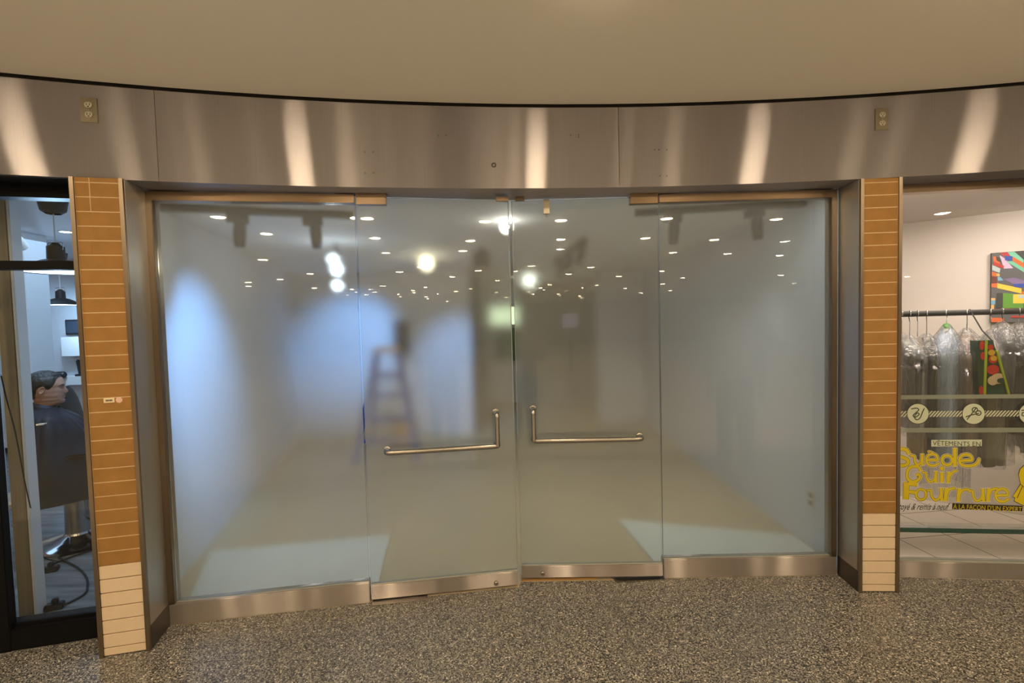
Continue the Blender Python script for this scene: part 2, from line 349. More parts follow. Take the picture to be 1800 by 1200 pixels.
o = obj('floor', Prism([(-16, -26), (18, -26), (18, .12), (-16, .12)], -.08, 0), M['paleterr']); tag(o, 'pale beige floor farther out in the concourse, mirrored in the glass', 'floor', kind='structure')
# ceilings
N_ = 48
edge = [arc(P0 + (P1 - P0) * i / N_, AR - .006) for i in range(N_ + 1)]
o = obj('ceiling', Prism([(-16, -26)] + [(-16, edge[0][1] - 1)] + edge + [(18, edge[-1][1] - 1), (18, -26)], 2.862, 3.0), M['paint']); tag(o, 'plain beige painted ceiling curving along the metal band', 'ceiling', kind='structure')
bm = bmesh.new(); prism(bm, [arc(P0 + (P1 - P0) * i / N_, AR + .03) for i in range(N_ + 1)] + [arc(P0 + (P1 - P0) * i / N_, AR + .05) for i in range(N_, -1, -1)], 2.40, 3.0)
o = obj('trim_3', bm, M['dark']); tag(o, 'dark shadow gap between ceiling and metal band', 'gap', kind='structure')
o = obj('ceiling', Prism([W1a, W1b, D1a, D1b, D2a, D2b, W2a, W2b, (RWX + .06, 2.91), (RWX + .06, 10), (-3.9, 10), (-2.2, 2.7)], 2.42, 2.5), M['ceilg']); tag(o, 'grey ceiling of the empty shop behind the frosted glass', 'ceiling', kind='structure')
o = obj('ceiling', Prism([LSa, LSb, (-2.17, 2.7), (-3.3, 7.0), (-9, 7.0), (-9, .9)], 2.62, 2.7), M['bwall']); tag(o, 'white ceiling inside the barber shop', 'ceiling', kind='structure')
o = obj('ceiling', Prism([RSa, RSb, (7, 2.4), (7, 6), (2.2, 6)], 2.40, 2.5), M['pwall']); tag(o, 'pink white ceiling inside the clothes shop', 'ceiling', kind='structure')

# walls
def wall(name, a, b, z0, z1, t, m, label):
    loc, rz = frame(a, b); L = math.hypot(b[0] - a[0], b[1] - a[1])
    o = obj(name, Box(0, L, 0, t, z0, z1), m); o.location = loc; o.rotation_euler.z = rz; return tag(o, label, 'wall', kind='structure')
wall('wall_left', (LW(2.72), 2.72), (LW(7.0), 7.0), 0, 2.42, .05, M['wall'], 'white side wall of the empty shop, washed by blue light')
wall('wall_right', (RWX, 7.6), (RWX, 2.96), 0, 2.42, .05, M['wallg'], 'grey side wall of the empty shop, next to the clothes shop')
wall('wall_back', (-3.35, 7.0), (-.5, 7.0), 0, 2.42, .1, M['wall'], 'white back wall of the empty shop behind the blue ladder')
wall('wall_back', (-.5, 7.0), (-.5, 9.6), 0, 2.42, .1, M['walld'], 'brown return wall of the back passage in the empty shop')
wall('wall_back', (-.6, 9.6), (.14, 9.6), 0, 2.42, .1, M['wall'], 'end wall of the back passage, painted paler for the green panel light')  # green light on this stretch is put into a paler wall material
wall('wall_back', (.14, 9.6), (2.3, 9.6), 0, 2.42, .1, M['walld'], 'dim end wall of the empty shop, seen through frosted glass')
wall('wall_right', (2.3, 7.6), (2.3, 9.6), 0, 2.42, .1, M['walld'], 'dim side wall deep in the empty shop')
wall('wall_right', (1.35, 7.5), (2.06, 7.5), 0, 2.42, .1, M['wallg'], 'short grey wall stub deep in the empty shop')
wall('wall_left', (-3.36, 7.0), (-2.185, 2.72), 0, 2.62, .03, M['bwall'], 'white partition wall of the barber shop')
wall('wall_back', (-9, 6.9), (-3.3, 6.9), 0, 2.62, .1, M['bwall'], 'white back wall of the barber shop')
wall('wall_back', (-6.32, 6.42), (-3.2, 6.42), 0, 2.62, .1, M['bwall'], 'grey white wall carrying the barber shop screen')
wall('wall_left', (-9, .9), (-9, 7), 0, 2.62, .1, M['bwall'], 'far side wall of the barber shop')
wall('wall_right', (2.21, 5.3), (2.21, 2.93), 0, 2.4, .03, M['pwall'], 'pink white side wall of the clothes shop')
wall('wall_back', (2.2, 5.114), (5.6, 2.462), 0, 2.4, .08, M['pwall'], 'pink white wall behind the rack of clothes')
wall('wall_back', (-16, -25.9), (18, -25.9), 0, 2.86, .1, M['walld'], 'brown wall at the far end of the concourse')

# ------------------------------------------------------------------ metal band: three curved panels with screw holes
def fascia(p0, p1, label, name):
    bm = bmesh.new(); uvl = bm.loops.layers.uv.verify(); n = max(2, int((p1 - p0) / .012))
    for i in range(n):
        q0, q1 = p0 + (p1 - p0) * i / n, p0 + (p1 - p0) * (i + 1) / n
        pr = [(*arc(q0), q0), (*arc(q1), q1)]
        v = [bm.verts.new(x) for x in ((pr[0][0], pr[0][1], TOP), (pr[1][0], pr[1][1], TOP), (pr[1][0], pr[1][1], FT), (pr[0][0], pr[0][1], FT))]
        f = bm.faces.new(v)
        for lp, (u, z) in zip(f.loops, ((q0, TOP), (q1, TOP), (q1, FT), (q0, FT))): lp[uvl].uv = (u * AR, z)
        # back and lips
        a0, a1 = arc(q0, AR + .022), arc(q1, AR + .022)
        k = [bm.verts.new(x) for x in ((*a0, TOP), (*a1, TOP), (*a1, FT), (*a0, FT))]
        for q in ((k[1], k[0], k[3], k[2]), (v[0], k[0], k[1], v[1]), (v[3], v[2], k[2], k[3])):
            f = bm.faces.new(q)
            for lp in f.loops: lp[uvl].uv = (q0 * AR, lp.vert.co.z)
        if i in (0, n - 1):
            q = (v[0], v[3], k[3], k[0]) if i == 0 else (v[1], k[1], k[2], v[2]); f = bm.faces.new(q)
            for lp in f.loops: lp[uvl].uv = (q0 * AR, lp.vert.co.z)
    bmesh.ops.remove_doubles(bm, verts=bm.verts, dist=1e-5)
    o = obj(name, bm, M['steel'], smooth=40); return tag(o, label, 'metal band', kind='structure')
s1, s2 = phi_of(275), phi_of(1087.5)
G = .0001
F1 = fascia(P0, s1 - G, 'brushed steel band panel above the barber shop pillar, with outlet', 'trim_4')
F2 = fascia(s1 + G, s2 - G, 'brushed steel band panel above the doors, with one big hole', 'trim_5')
F3 = fascia(s2 + G, P1, 'brushed steel band panel above the clothes shop pillar, with outlet', 'trim_6')
def arc_point(px, py):
    d = ray(px, py); a = d.x ** 2 + d.y ** 2; b = -2 * (d.x * AC.x + d.y * AC.y); c = AC.length_squared - AR * AR
    t = (-b + math.sqrt(b * b - 4 * a * c)) / (2 * a); return d * t + EYE
hole = None
for px, py in ((641, 267), (656, 267), (642, 304), (657, 304), (770, 238), (784, 238), (868, 290), (1003, 238), (1017, 237), (1017, 241), (1151, 263), (1158, 263), (1172, 263), (1160, 309), (1172, 309)):
    p = arc_point(px, py); par = F2 if px < 1087 else F3
    if hole is None:
        bm = Lathe([(.0045, -.001), (.0045, .0012), (.0025, .0014), (.0022, 0)], 12, closed=True); hole = obj('screw_hole', bm, M['dark'], par); h = hole
    else:
        h = hole.copy(); COL.objects.link(h); h.parent = par
    h.location = p; h.rotation_euler = (Vector((AC.x - p.x, AC.y - p.y, 0))).to_track_quat('Z', 'Y').to_euler()
    if (px, py) == (868, 290): h.scale = (3.2, 3.2, 1)

# soffit of the recess
PL = math.atan2(-2.12 - AC.x, 2.36 - AC.y)
bm = Prism([arc(P0 + (PL - P0) * i / 16, AR + .003) for i in range(17)] + [(-2.12, 2.58), LSa, (-5.2, 2.4)], 2.396, 2.418)
o = obj('trim_9', bm, M['black']); tag(o, 'black soffit over the barber shop window', 'soffit', kind='structure')
bm = Prism([arc(PL + (P1 - PL) * i / N_, AR + .003) for i in range(N_ + 1)] + [(6.6, 3.2), RSb, (2.22, 2.9), (2.0, 2.98), (.91, 2.99), (.01, 3.0), (-.88, 2.82), (-1.95, 2.64), (-2.12, 2.58)], 2.397, 2.418)
o = obj('trim_7', bm, M['steel']); tag(o, 'steel soffit under the metal band', 'soffit', kind='structure')

# ------------------------------------------------------------------ outlets on the band
def outlet(px, py, label):
    p = arc_point(px, py); n = Vector((AC.x - p.x, AC.y - p.y, 0)); t = thing('power_outlet', label, 'outlet', p, math.atan2(n.y, n.x) + PI / 2, 'outlets on the metal band')
    obj('cover_plate', Box(-.036, .036, -.005, 0, -.060, .060, bev=.002), M['plate'], t)
    for s in (1, -1):
        bm = bmesh.new()
        pts = [(.0158 * math.cos(a), .0150 * math.sin(a)) for a in [2 * PI * i / 20 for i in range(20)]]
        pts = [(x, max(-.0135, min(.0135, z))) for x, z in pts]
        lo = [bm.verts.new((x, -.005, z + s * .023)) for x, z in pts]; hi = [bm.verts.new((x, -.0095, z + s * .023)) for x, z in pts]
        bm.faces.new(hi)
        for i in range(20): bm.faces.new((lo[i], lo[(i + 1) % 20], hi[(i + 1) % 20], hi[i]))
        r = obj('receptacle', bm, M['outlet'], t)
        bm = bmesh.new()
        for x in (-.006, .006): box(bm, x - .0013, x + .0013, -.0102, -.0090, s * .023 - .002, s * .023 + .008)
        box(bm, -.003, .003, -.0102, -.0090, s * .023 - .010, s * .023 - .005)
        obj('socket_slot', bm, M['slot'], r)
    obj('screw', Lathe([(.003, 0), (.003, .001)], 10, closed=True), M['chrome'], t).location = (0, -.0065, 0)
    t.children[-1].rotation_euler = (PI / 2, 0, 0)
outlet(157, 194, 'steel outlet plate on the metal band above the barber shop')
outlet(1549.5, 210, 'steel outlet plate on the metal band above the clothes shop pillar')

# ------------------------------------------------------------------ brick pillars
H = .0705
def pillar(a, b, back, side, label, rough_top):
    loc, rz = frame(a, b); t = thing('brick_pillar', label, 'pillar', loc, rz, kind='structure'); L = math.hypot(b[0] - a[0], b[1] - a[1])
    tw = .018
    for x in (0, L - tw): obj('edge_trim', Box(x, x + tw, -.012, .03, 0, TOP), M['bronzev'], t)
    bm = bmesh.new(); box(bm, tw, L - tw, -.0028, .03, .470, TOP, 1); z = .470
    while z < TOP - .01:
        z1 = min(z + H - .0045, TOP); cuts = [tw + .002, L - tw - .002]
        if rough_top and z > TOP - .215: cuts = [tw + .002, tw + .060, tw + .064, L - tw - .002]
        elif rough_top and TOP - .44 < z < TOP - .25: cuts = [tw + .002, tw + .058, tw + .0585, L - tw - .002]
        for x0, x1 in zip(cuts[::2], cuts[1::2]):
            box(bm, x0, x1, -.004 + random.uniform(0, .0008), .01, z + .0005 * random.random(), z1, 0)
        z += H
    obj('brown_brickwork', bm, [M['brick'], M['mortar']], t)
    bm = bmesh.new(); box(bm, tw, L - tw, .004, .03, 0, .470, 1); z = .466
    while z > .02:
        z0 = max(z - H + .0045, .006); box(bm, tw + .001, L - tw - .001, -.005, .01, z0, z, 0, bev=.0015); z -= H
    o = obj('cream_brickwork', bm, [M['cream'], M['mortard']], t); o['label'] = 'cream glazed bricks at the foot'
    # steel returns on both sides, running back to the glass
    for x, d, name in ((L, back, 'jamb_panel') if side > 0 else (0, back, 'jamb_panel'), (0, .16, 'outer_return') if side > 0 else (L, .17, 'outer_return')):
        s = 1 if x else -1
        bx = (x - .006, x + .001) if x else (-.001, .006)
        obj(name, Box(bx[0], bx[1], .005, d, .125, TOP), M['steelv'], t)
        obj('toe_panel', Box(bx[0] - .0005, bx[1] + .0005, .005, d, 0, .124), M['toe'], t)
    return t
LPa, LPb = (-2.120, 2.334), (-1.901, 2.384)
RPa, RPb = (1.996, 2.729), (2.221, 2.716)
LP = pillar(LPa, LPb, .20, 1, 'brown brick pillar with cream foot next to the barber shop', True)
RP = pillar(RPa, RPb, .19, -1, 'brown brick pillar with cream foot next to the clothes shop', False)
# stickers on the barber shop side pillar
def on_pillar(px, py): return on_plane(px, py, LPa, LPb)
p = on_pillar(193, 703); t = thing('barcode_sticker', 'small cream sticker with dark print on the brick pillar', 'sticker', p, LP.rotation_euler.z)
obj('backing', Box(-.023, .023, -.007, -.003, -.012, .012), M['sticker'], t)
bm = bmesh.new()
for i in range(10): box(bm, -.014 + i * .003, -.0125 + i * .003, -.0078, -.0068, -.005, .004)
obj('print', bm, M['inkb'], t)
p = on_pillar(210, 702.5); bm = Lathe([(.0145, -.004), (.0145, .0035), (0.001, .0045)], 24, closed=True); o = obj('round_sticker', bm, M['stickp']); o.location = p; o.rotation_euler = (PI / 2, 0, LP.rotation_euler.z)
tag(o, 'round pink sticker on the brick pillar', 'sticker')

# ------------------------------------------------------------------ frosted glazing of the empty shop
def sidelight(a, b, label, name, trim_side):
    loc, rz = frame(a, b); L = math.hypot(b[0] - a[0], b[1] - a[1]); t = thing(name, label, 'window', loc, rz, kind='structure')
    x0, x1 = (-.001, L) if trim_side < 0 else (0, L + .001)
    g0, g1 = (.034, L - .002) if trim_side < 0 else (.002, L - .034)
    obj('glass_pane', Box(g0, g1, .022, .034, .115, 2.345), M['frost'], t)
    obj('bottom_rail', Box(x0, x1, 0, .07, 0, .121, bev=.004), M['rail'], t)
    obj('header_rail', Box(x0, x1, -.002, .07, 2.341, 2.389, bev=.002), M['bronze'], t)
    obj('seal_strip', Box(x0, x1, .016, .040, .119, .1235), M['sealant'], t)
    e = (-.001, .034) if trim_side < 0 else (L - .034, L + .001)
    obj('side_trim', Box(e[0], e[1], -.006, .07, .121, 2.341, bev=.003), M['bronzev'], t)
    return t
WIN1 = sidelight(W1a, W1b, 'frosted glass side panel next to the barber shop pillar, lit blue', 'window_1', -1)
WIN2 = sidelight(W2a, W2b, 'frosted glass side panel next to the clothes shop pillar', 'window_2', 1)

def door(a, b, hinge, zb, label, name, bar):
    loc, rz = frame(a, b); L = math.hypot(b[0] - a[0], b[1] - a[1]); t = thing(name, label, 'door', loc, rz, kind='structure')
    obj('glass_leaf', Box(.003, L - .003, .018, .030, .10, 2.376), M['frost'], t)
    obj('bottom_rail', Box(.004, L - .004, 0, .05, zb, .098, bev=.004), M['rail'], t)
    obj('seal_strip', Box(.004, L - .004, .010, .038, .097, .103), M['sealant'], t)
    bm = bmesh.new()
    box(bm, 0, .003, .014, .034, .11, 2.376) if hinge > 0 else box(bm, L - .003, L, .014, .034, .11, 2.376)
    obj('edge_strip', bm, M['sealant'], t)
    x0, x1 = (.006, .172) if hinge < 0 else (L - .172, L - .006)
    p = obj('pivot_patch', Box(x0, x1, -.004, .05, 2.335, 2.375, bev=.002), M['bronze'], t)
    obj('top_bracket', Box(x0 - .002, x1 + .002, -.002, .05, 2.377, 2.396), M['bronze'], t)
    # L shaped push bar
    so = -.055; r = .0155
    (hx0, hz0), (hx1, hz1), (vx, vz) = bar
    path = round_path([(hx0, .018, hz0), (hx0, so, hz0), (hx1, so, hz1), (hx1, .018, hz1)], .028)
    h = obj('push_bar', Tube(path, r, 14), M['satin'], t, smooth=60)
    path = round_path([(vx, .018, vz), (vx, so, vz), (vx, so, hz1)], .022)
    obj('upright_bar', Tube(path, r * .95, 14), M['satin'], h, smooth=60)
    for x, z in ((hx0, hz0), (hx1, hz1), (vx, vz)):
        e = obj('mount', Lathe([(.0205, 0), (.0205, .006), (.016, .008)], 18, closed=True), M['satin'], h); e.location = (x, .018, z); e.rotation_euler = (PI / 2, 0, 0)
    return t
def bar_pts(a, b, l, r, tp):
    loc, rz = frame(a, b); n = Vector((math.sin(rz), -math.cos(rz))) * .055
    out = []
    for px, py in (l, r, tp):
        q = on_plane(px, py, (a[0] + n.x, a[1] + n.y), (b[0] + n.x, b[1] + n.y)); d = Vector((q.x - a[0], q.y - a[1]))
        out.append((d.x * math.cos(rz) + d.y * math.sin(rz), q.z))
    return out
l, r_, tp = bar_pts(D1a, D1b, (678, 796), (876, 784), (873.5, 728)); z = (l[1] + r_[1]) / 2
DOOR1 = door(D1a, D1b, -1, .012, 'frosted glass door leaf standing slightly ajar, bar reaching towards the ladder', 'door_1', ((l[0], z), (r_[0], z), (r_[0] - .004, tp[1])))
l, r_, tp = bar_pts(D2a, D2b, (939, 773.5), (1129, 773), (937, 722)); z = (l[1] + r_[1]) / 2
DOOR2 = door(D2a, D2b, 1, .022, 'closed frosted glass door leaf with floor bolt, next to the plain grey pane', 'door_2', ((r_[0], z), (l[0], z), (l[0] - .002, tp[1])))
def knob(doorobj, a, b, px, py):
    q = local(doorobj, on_plane(px, py, a, b)); k = obj('lock_cylinder', Lathe([(.0135, 0), (.0135, .008), (.011, .011), (.006, .012)], 18, closed=True), M['satin'], doorobj, smooth=40)
    k.location = (q.x, 0, q.z); k.rotation_euler = (PI / 2, 0, 0)
    s = obj('keyhole', Box(-.0012, .0012, -.004, .004, .0115, .0125), M['slot'], k)
knob(DOOR1, D1a, D1b, 872, 1024); knob(DOOR2, D2a, D2b, 954, 1007)
# stops on the head and latch bolt
def head_block(px0, px1, py0, py1, par, a, b, name, m, d=.03):
    p = local(par, on_plane(px0, py0, a, b)); q = local(par, on_plane(px1, py1, a, b)); return obj(name, Box(p.x, q.x, -.012, d, q.z, p.z, bev=.002), M[m], par)
head_block(872, 893, 346, 354, DOOR1, D1a, D1b, 'head_stop', 'bronze', .016)
head_block(905, 922, 345, 352.5, DOOR2, D2a, D2b, 'head_stop', 'bronze', .016)
b1 = head_block(955, 966, 351, 376, DOOR2, D2a, D2b, 'latch_bolt', 'plate', .016)
p = local(DOOR2, on_plane(960.5, 378, D2a, D2b)); obj('bolt_pin', Tube([(p.x, .004, p.z - .012), (p.x, .004, p.z + .02)], .004, 10), M['satin'], b1)
# thresholds
pl = thing('floor_plate', 'steel pivot plate on the floor at the ladder side door', 'floor plate', (D1a[0], D1a[1], 0), math.atan2(D1b[1] - D1a[1], D1b[0] - D1a[0]))
obj('plate', Box(.01, .33, -.045, .06, 0, .007, bev=.002), M['satin'], pl)
pl = thing('floor_plate', 'steel pivot plate on the floor at the door beside the clothes shop', 'floor plate', (D2a[0], D2a[1], 0), math.atan2(D2b[1] - D2a[1], D2b[0] - D2a[0]))
obj('plate', Prism([(.60, -.035), (.90, -.005), (.90, .06), (.56, .06)], 0, .007), M['satin'], pl)
o = obj('trim_8', Prism([(.02, 2.935), (.50, 2.94), (.50, 2.99), (.02, 2.99)], 0, .010), M['wood']); tag(o, 'brown threshold strip under the closed door', 'threshold', kind='structure')

# ------------------------------------------------------------------ barber shop window
loc, rz = frame(LSa, LSb); LL = math.hypot(LSb[0] - LSa[0], LSb[1] - LSa[1])
W3 = thing('window_3', 'black framed barber shop window', 'window', loc, rz, kind='structure')
def lsx(px, py): return local(W3, on_plane(px, py, LSa, LSb))
xs = lsx(4, 900).x                                              # black stile
zt0, zt1 = lsx(60, 473).z, lsx(60, 458).z
obj('bottom_rail', Box(0, LL, 0, .08, 0, .112, bev=.004), M['black'], W3)
o = obj('sill_bead', Box(0, LL, .03, .10, .112, .128), M['black'], W3)
obj('transom', Box(0, LL, .0, .07, zt0, zt1, bev=.003), M['black'], W3)
obj('header_rail', Box(0, LL, 0, .08, 2.335, 2.396), M['black'], W3)
obj('stile', Box(xs - .16, xs, -.005, .045, 0, 2.34, bev=.004), M['black'], W3)
obj('lower_pane', Box(xs, LL, .034, .044, .12, zt0 + .005), M['glass'], W3)
obj('upper_pane', Box(xs, LL, .034, .044, zt1 - .005, 2.34), M['glass'], W3)
obj('side_pane', Box(0, xs - .16, .034, .044, .12, 2.34), M['glass'], W3)

# ------------------------------------------------------------------ clothes shop window
loc, rz = frame(RSa, RSb); RL = math.hypot(RSb[0] - RSa[0], RSb[1] - RSa[1])
W4 = thing('window_4', 'clear clothes shop window with yellow lettering', 'window', loc, rz, kind='structure')
obj('bottom_rail', Box(0, RL, 0, .07, 0, .098, bev=.004), M['rail'], W4)
obj('seal_strip', Box(0, RL, .008, .05, .098, .104), M['sealant'], W4)
obj('header_rail', Box(0, RL, 0, .07, 2.347, 2.389, bev=.002), M['bronze'], W4)
obj('glass_pane', Box(0, RL, .022, .034, .10, 2.35), M['glass'], W4)

# ------------------------------------------------------------------ lettering and bands on the clothes shop window
YD = .0205
_n4 = Vector((math.sin(rz), -math.cos(rz)))
def dec(px, py, y=YD):
    q = on_plane(px, py, (RSa[0] - _n4.x * y, RSa[1] - _n4.y * y), (RSb[0] - _n4.x * y, RSb[1] - _n4.y * y)); v = local(W4, q); return v.x, v.z
def dc(cx, cy, y=YD): return dec(1560 + cx / 5, 680 + cy / 5, y)
def on_win(name, label, cat, group=None): return thing(name, label, cat, W4.location, W4.rotation_euler.z, group)
def flat(bm, pts, y, mi=0):
    f = bm.faces.new([bm.verts.new((x, y, z)) for x, z in pts]); f.material_index = mi; return f
def smooth_line(pts, n=6):
    P = [Vector((*p, 0)) for p in pts]
    if len(P) < 3: return P
    P = [P[0] * 2 - P[1]] + P + [P[-1] * 2 - P[-2]]; out = []
    for a, b, c, d in zip(P, P[1:], P[2:], P[3:]):
        for i in range(n):
            t = i / n; out.append(.5 * ((2 * b) + (c - a) * t + (2 * a - 5 * b + 4 * c - d) * t * t + (3 * b - a - 3 * c + d) * t ** 3))
    out.append(P[-2]); return out
_dy = [0.0]
def ribbon(bm, pts, wd, y, mi, to=dc, curve=True, ext=0):
    """flat stroke; thin strokes get round ends, thick stems square ones lengthened by ext"""
    L = smooth_line(pts) if curve else [Vector((*p, 0)) for p in pts]; cap = not ext
    if ext:
        L[0] = L[0] + (L[0] - L[1]).normalized() * ext; L[-1] = L[-1] + (L[-1] - L[-2]).normalized() * ext
    lo = []; hi = []; _dy[0] = (_dy[0] + .000012) % .0004
    for i, p in enumerate(L):
        t = (L[min(i + 1, len(L) - 1)] - L[max(i - 1, 0)]); t = t.normalized() if t.length else Vector((1, 0, 0)); nn = Vector((-t.y, t.x, 0)) * wd / 2
        lo.append(p - nn); hi.append(p + nn)
    def V(p, dd=0): q = to(p.x, p.y, y); return bm.verts.new((q[0], y - _dy[0] - dd, q[1]))
    lo = [V(p) for p in lo]; hi = [V(p) for p in hi]
    for i in range(len(L) - 1):
        f = bm.faces.new((lo[i], lo[i + 1], hi[i + 1], hi[i])); f.material_index = mi
    if cap and curve:
        for k_, p in enumerate((L[0], L[-1])):
            f = bm.faces.new([V(p + Vector((math.cos(2 * PI * k / 12), math.sin(2 * PI * k / 12), 0)) * wd / 2, .000005 * (k_ + 1)) for k in range(12)]); f.material_index = mi
def ell(cx, cy, rx, ry, n=20): return [(cx + rx * math.cos(2 * PI * i / n), cy + ry * math.sin(2 * PI * i / n)) for i in range(n + 1)]
def shift(S, dx, dy=0): return [(w_, [(x + dx, y + dy) for x, y in p]) for w_, p in S]
gS = [(32, [(188, 590), (165, 552), (120, 545), (88, 565), (95, 600), (140, 622), (175, 640), (178, 672), (140, 690), (95, 682), (72, 660)])]
gu = [(22, [(205, 603), (235, 610), (240, 650), (262, 682), (290, 668), (300, 640)]), (28, [(305, 590), (305, 640), (308, 686)])]
ge = [(22, [(345, 642), (400, 640), (438, 640), (432, 605), (398, 588), (360, 600), (340, 640), (362, 682), (405, 692), (448, 672)])]
gacc = [(13, [(362, 566), (380, 570), (396, 576)])]
gd = [(24, ell(524, 644, 46, 42)), (34, [(592, 538), (592, 620), (592, 694)])]
ge2 = [(24, [(640, 650), (690, 645), (742, 640), (728, 604), (686, 592), (645, 608), (630, 648), (655, 685), (710, 695), (765, 685), (798, 655), (803, 636)])]
gC = [(28, [(292, 738), (275, 705), (235, 696), (192, 712), (172, 755), (178, 805), (215, 832), (260, 822), (286, 790), (272, 768), (252, 778)])]
gu2 = [(20, [(308, 752), (335, 756), (346, 800), (372, 832), (402, 822), (420, 790)]), (30, [(425, 742), (424, 790), (424, 838)])]
gi = [(34, [(478, 752), (478, 800), (478, 838)]), (40, [(478, 714), (479, 714.5), (480, 715)])]
gr = [(32, [(540, 748), (536, 800), (533, 842)]), (20, [(545, 790), (568, 752), (606, 736)])]
gF = [(52, [(166, 838), (164, 915), (162, 985)]), (34, [(150, 852), (205, 852), (260, 856)]), (32, [(160, 920), (205, 922), (246, 928)])]
go = [(22, ell(296, 944, 44, 46))]
gu3 = [(22, [(352, 908), (382, 910), (388, 955), (415, 992), (448, 982), (468, 945)]), (32, [(472, 888), (474, 940), (478, 998)])]
gr2 = [(36, [(520, 890), (514, 945), (510, 1000)]), (22, [(524, 938), (546, 900), (588, 890)])]
gr3 = shift(gr2, 112, 4)
gr3[1] = (22, [(636, 942), (660, 905), (712, 900)])
gu4 = shift(gu3, 366, 6)
gr4 = shift(gr2, 372, 2)
ge3 = [(24, [(960, 955), (1005, 950), (1055, 948), (1044, 908), (1002, 894), (962, 915), (950, 955), (972, 995), (1020, 1006), (1064, 984)])]
lt = on_win('window_lettering', 'large yellow shop window words Suède, Cuir and Fourrure one under another', 'lettering')
for word, strokes in (('Suede', gS + gu + ge + gacc + gd + ge2), ('Cuir', gC + gu2 + gi + gr), ('Fourrure', gF + go + gu3 + gr2 + gr3 + gu4 + gr4 + ge3)):
    bm = bmesh.new()
    for layer, (ex, mi) in enumerate(((13, 2), (4, 1), (-3, 0))):
        _dy[0] = 0.0
        for wd, pts in strokes: ribbon(bm, pts, wd + ex, .0213 - layer * .00055, mi, ext=(ex / 2 + 1e-3 if ex > 0 else max(1e-3, ex / 2 + 3.5)) if 28 <= wd < 40 or wd == 52 else 0)
    o = obj('lettering', bm, [M['yellow'], M['ink'], M['halo']], lt); o['label'] = f'yellow word {"Suède" if word == "Suede" else word}'
def text_obj(name, s, m, parent, quad, y, shear=0, bold=0):
    """text fitted between the picture points quad = top left, top right, bottom left (in window crop units)"""
    cu = bpy.data.curves.new('text', 'FONT'); cu.body = s; cu.size = 1; cu.shear = shear; cu.offset = bold; cu.resolution_u = 3
    to = bpy.data.objects.new('text', cu); COL.objects.link(to); bpy.context.view_layer.update()
    me = bpy.data.meshes.new_from_object(to.evaluated_get(bpy.context.evaluated_depsgraph_get())); bpy.data.objects.remove(to); bpy.data.curves.remove(cu)
    xs_ = [v.co.x for v in me.vertices]; ys_ = [v.co.y for v in me.vertices]; X0, X1, Y0, Y1 = min(xs_), max(xs_), min(ys_), max(ys_)
    tl, tr, bl = (Vector(dc(*q, y)) for q in quad)
    for v in me.vertices:
        a, b = (v.co.x - X0) / (X1 - X0), (v.co.y - Y0) / (Y1 - Y0); p = bl + (tr - tl) * a + (tl - bl) * b; v.co = (p.x, y, p.y)
    me.name = name; return link(name, me, m, parent)
t = on_win('label_strip', 'pale window label reading vêtements en, above the yellow words', 'lettering')
bm = bmesh.new(); flat(bm, [dc(386, 465), dc(831, 462), dc(830, 520), dc(386, 523)], .0213); obj('backing', bm, M['label'], t)
text_obj('print', 'VÊTEMENTS EN', M['ink'], t, ((398, 462), (818, 470), (398, 513)), .0208)
t = on_win('label_strip', 'black window label with yellow capitals À LA FAÇON D\'UN EXPERT', 'lettering')
bm = bmesh.new(); flat(bm, [dc(572, 1020), dc(1190, 1044), dc(1186, 1092), dc(568, 1072)], .0213); obj('backing', bm, M['inkb'], t)
text_obj('print', "À LA FAÇON D'UN EXPERT", M['yellow'], t, ((580, 1018), (1182, 1044), (577, 1078)), .0208)
o = text_obj('script_lettering', 'nettoyé & remis à neuf', M['ink'], None, ((30, 1020), (550, 1022), (22, 1096)), .0211, shear=.45, bold=.008)
o.location = W4.location; o.rotation_euler.z = W4.rotation_euler.z; tag(o, 'dark slanted script line nettoyé & remis à neuf under the yellow words', 'lettering')
t = on_win('coat_picture', 'yellow coat drawing on the window beside the word Fourrure', 'window picture')
coat = [(1290, 660), (1205, 690), (1168, 722), (1155, 770), (1172, 855), (1102, 962), (1125, 972), (1116, 1000), (1200, 1042), (1290, 1060)]
bm = bmesh.new(); flat(bm, [dc(x - 6 if x < 1280 else x, y + (4 if y > 900 else -5)) for x, y in coat], .0213); obj('outline', bm, M['ink'], t)
bm = bmesh.new(); flat(bm, [dc(*p) for p in coat], .0208); obj('coat_shape', bm, M['yellow'], t)
bm = bmesh.new(); ribbon(bm, [(1172, 855), (1200, 880), (1230, 890)], 6, .0204, 0); ribbon(bm, [(1185, 875), (1160, 930), (1140, 975)], 6, .0204, 0); obj('crease_line', bm, M['ink'], t)
# frosted strips
for y0, y1, lab in ((72, 108, 'upper'), (360, 400, 'lower')):
    bm = bmesh.new(); x0, x1 = .0, RL
    za, zb = dc(100, y0)[1], dc(100, y1)[1]; flat(bm, [(0, za), (RL, za), (RL, zb), (0, zb)], .0215)
    o = obj('frosted_strip', bm, M['striping']); o.location = W4.location; o.rotation_euler.z = W4.rotation_euler.z; tag(o, f'{lab} frosted stripe across the clothes shop window, ' + ('above' if lab == 'upper' else 'below') + ' the sewing icons', 'window stripe')
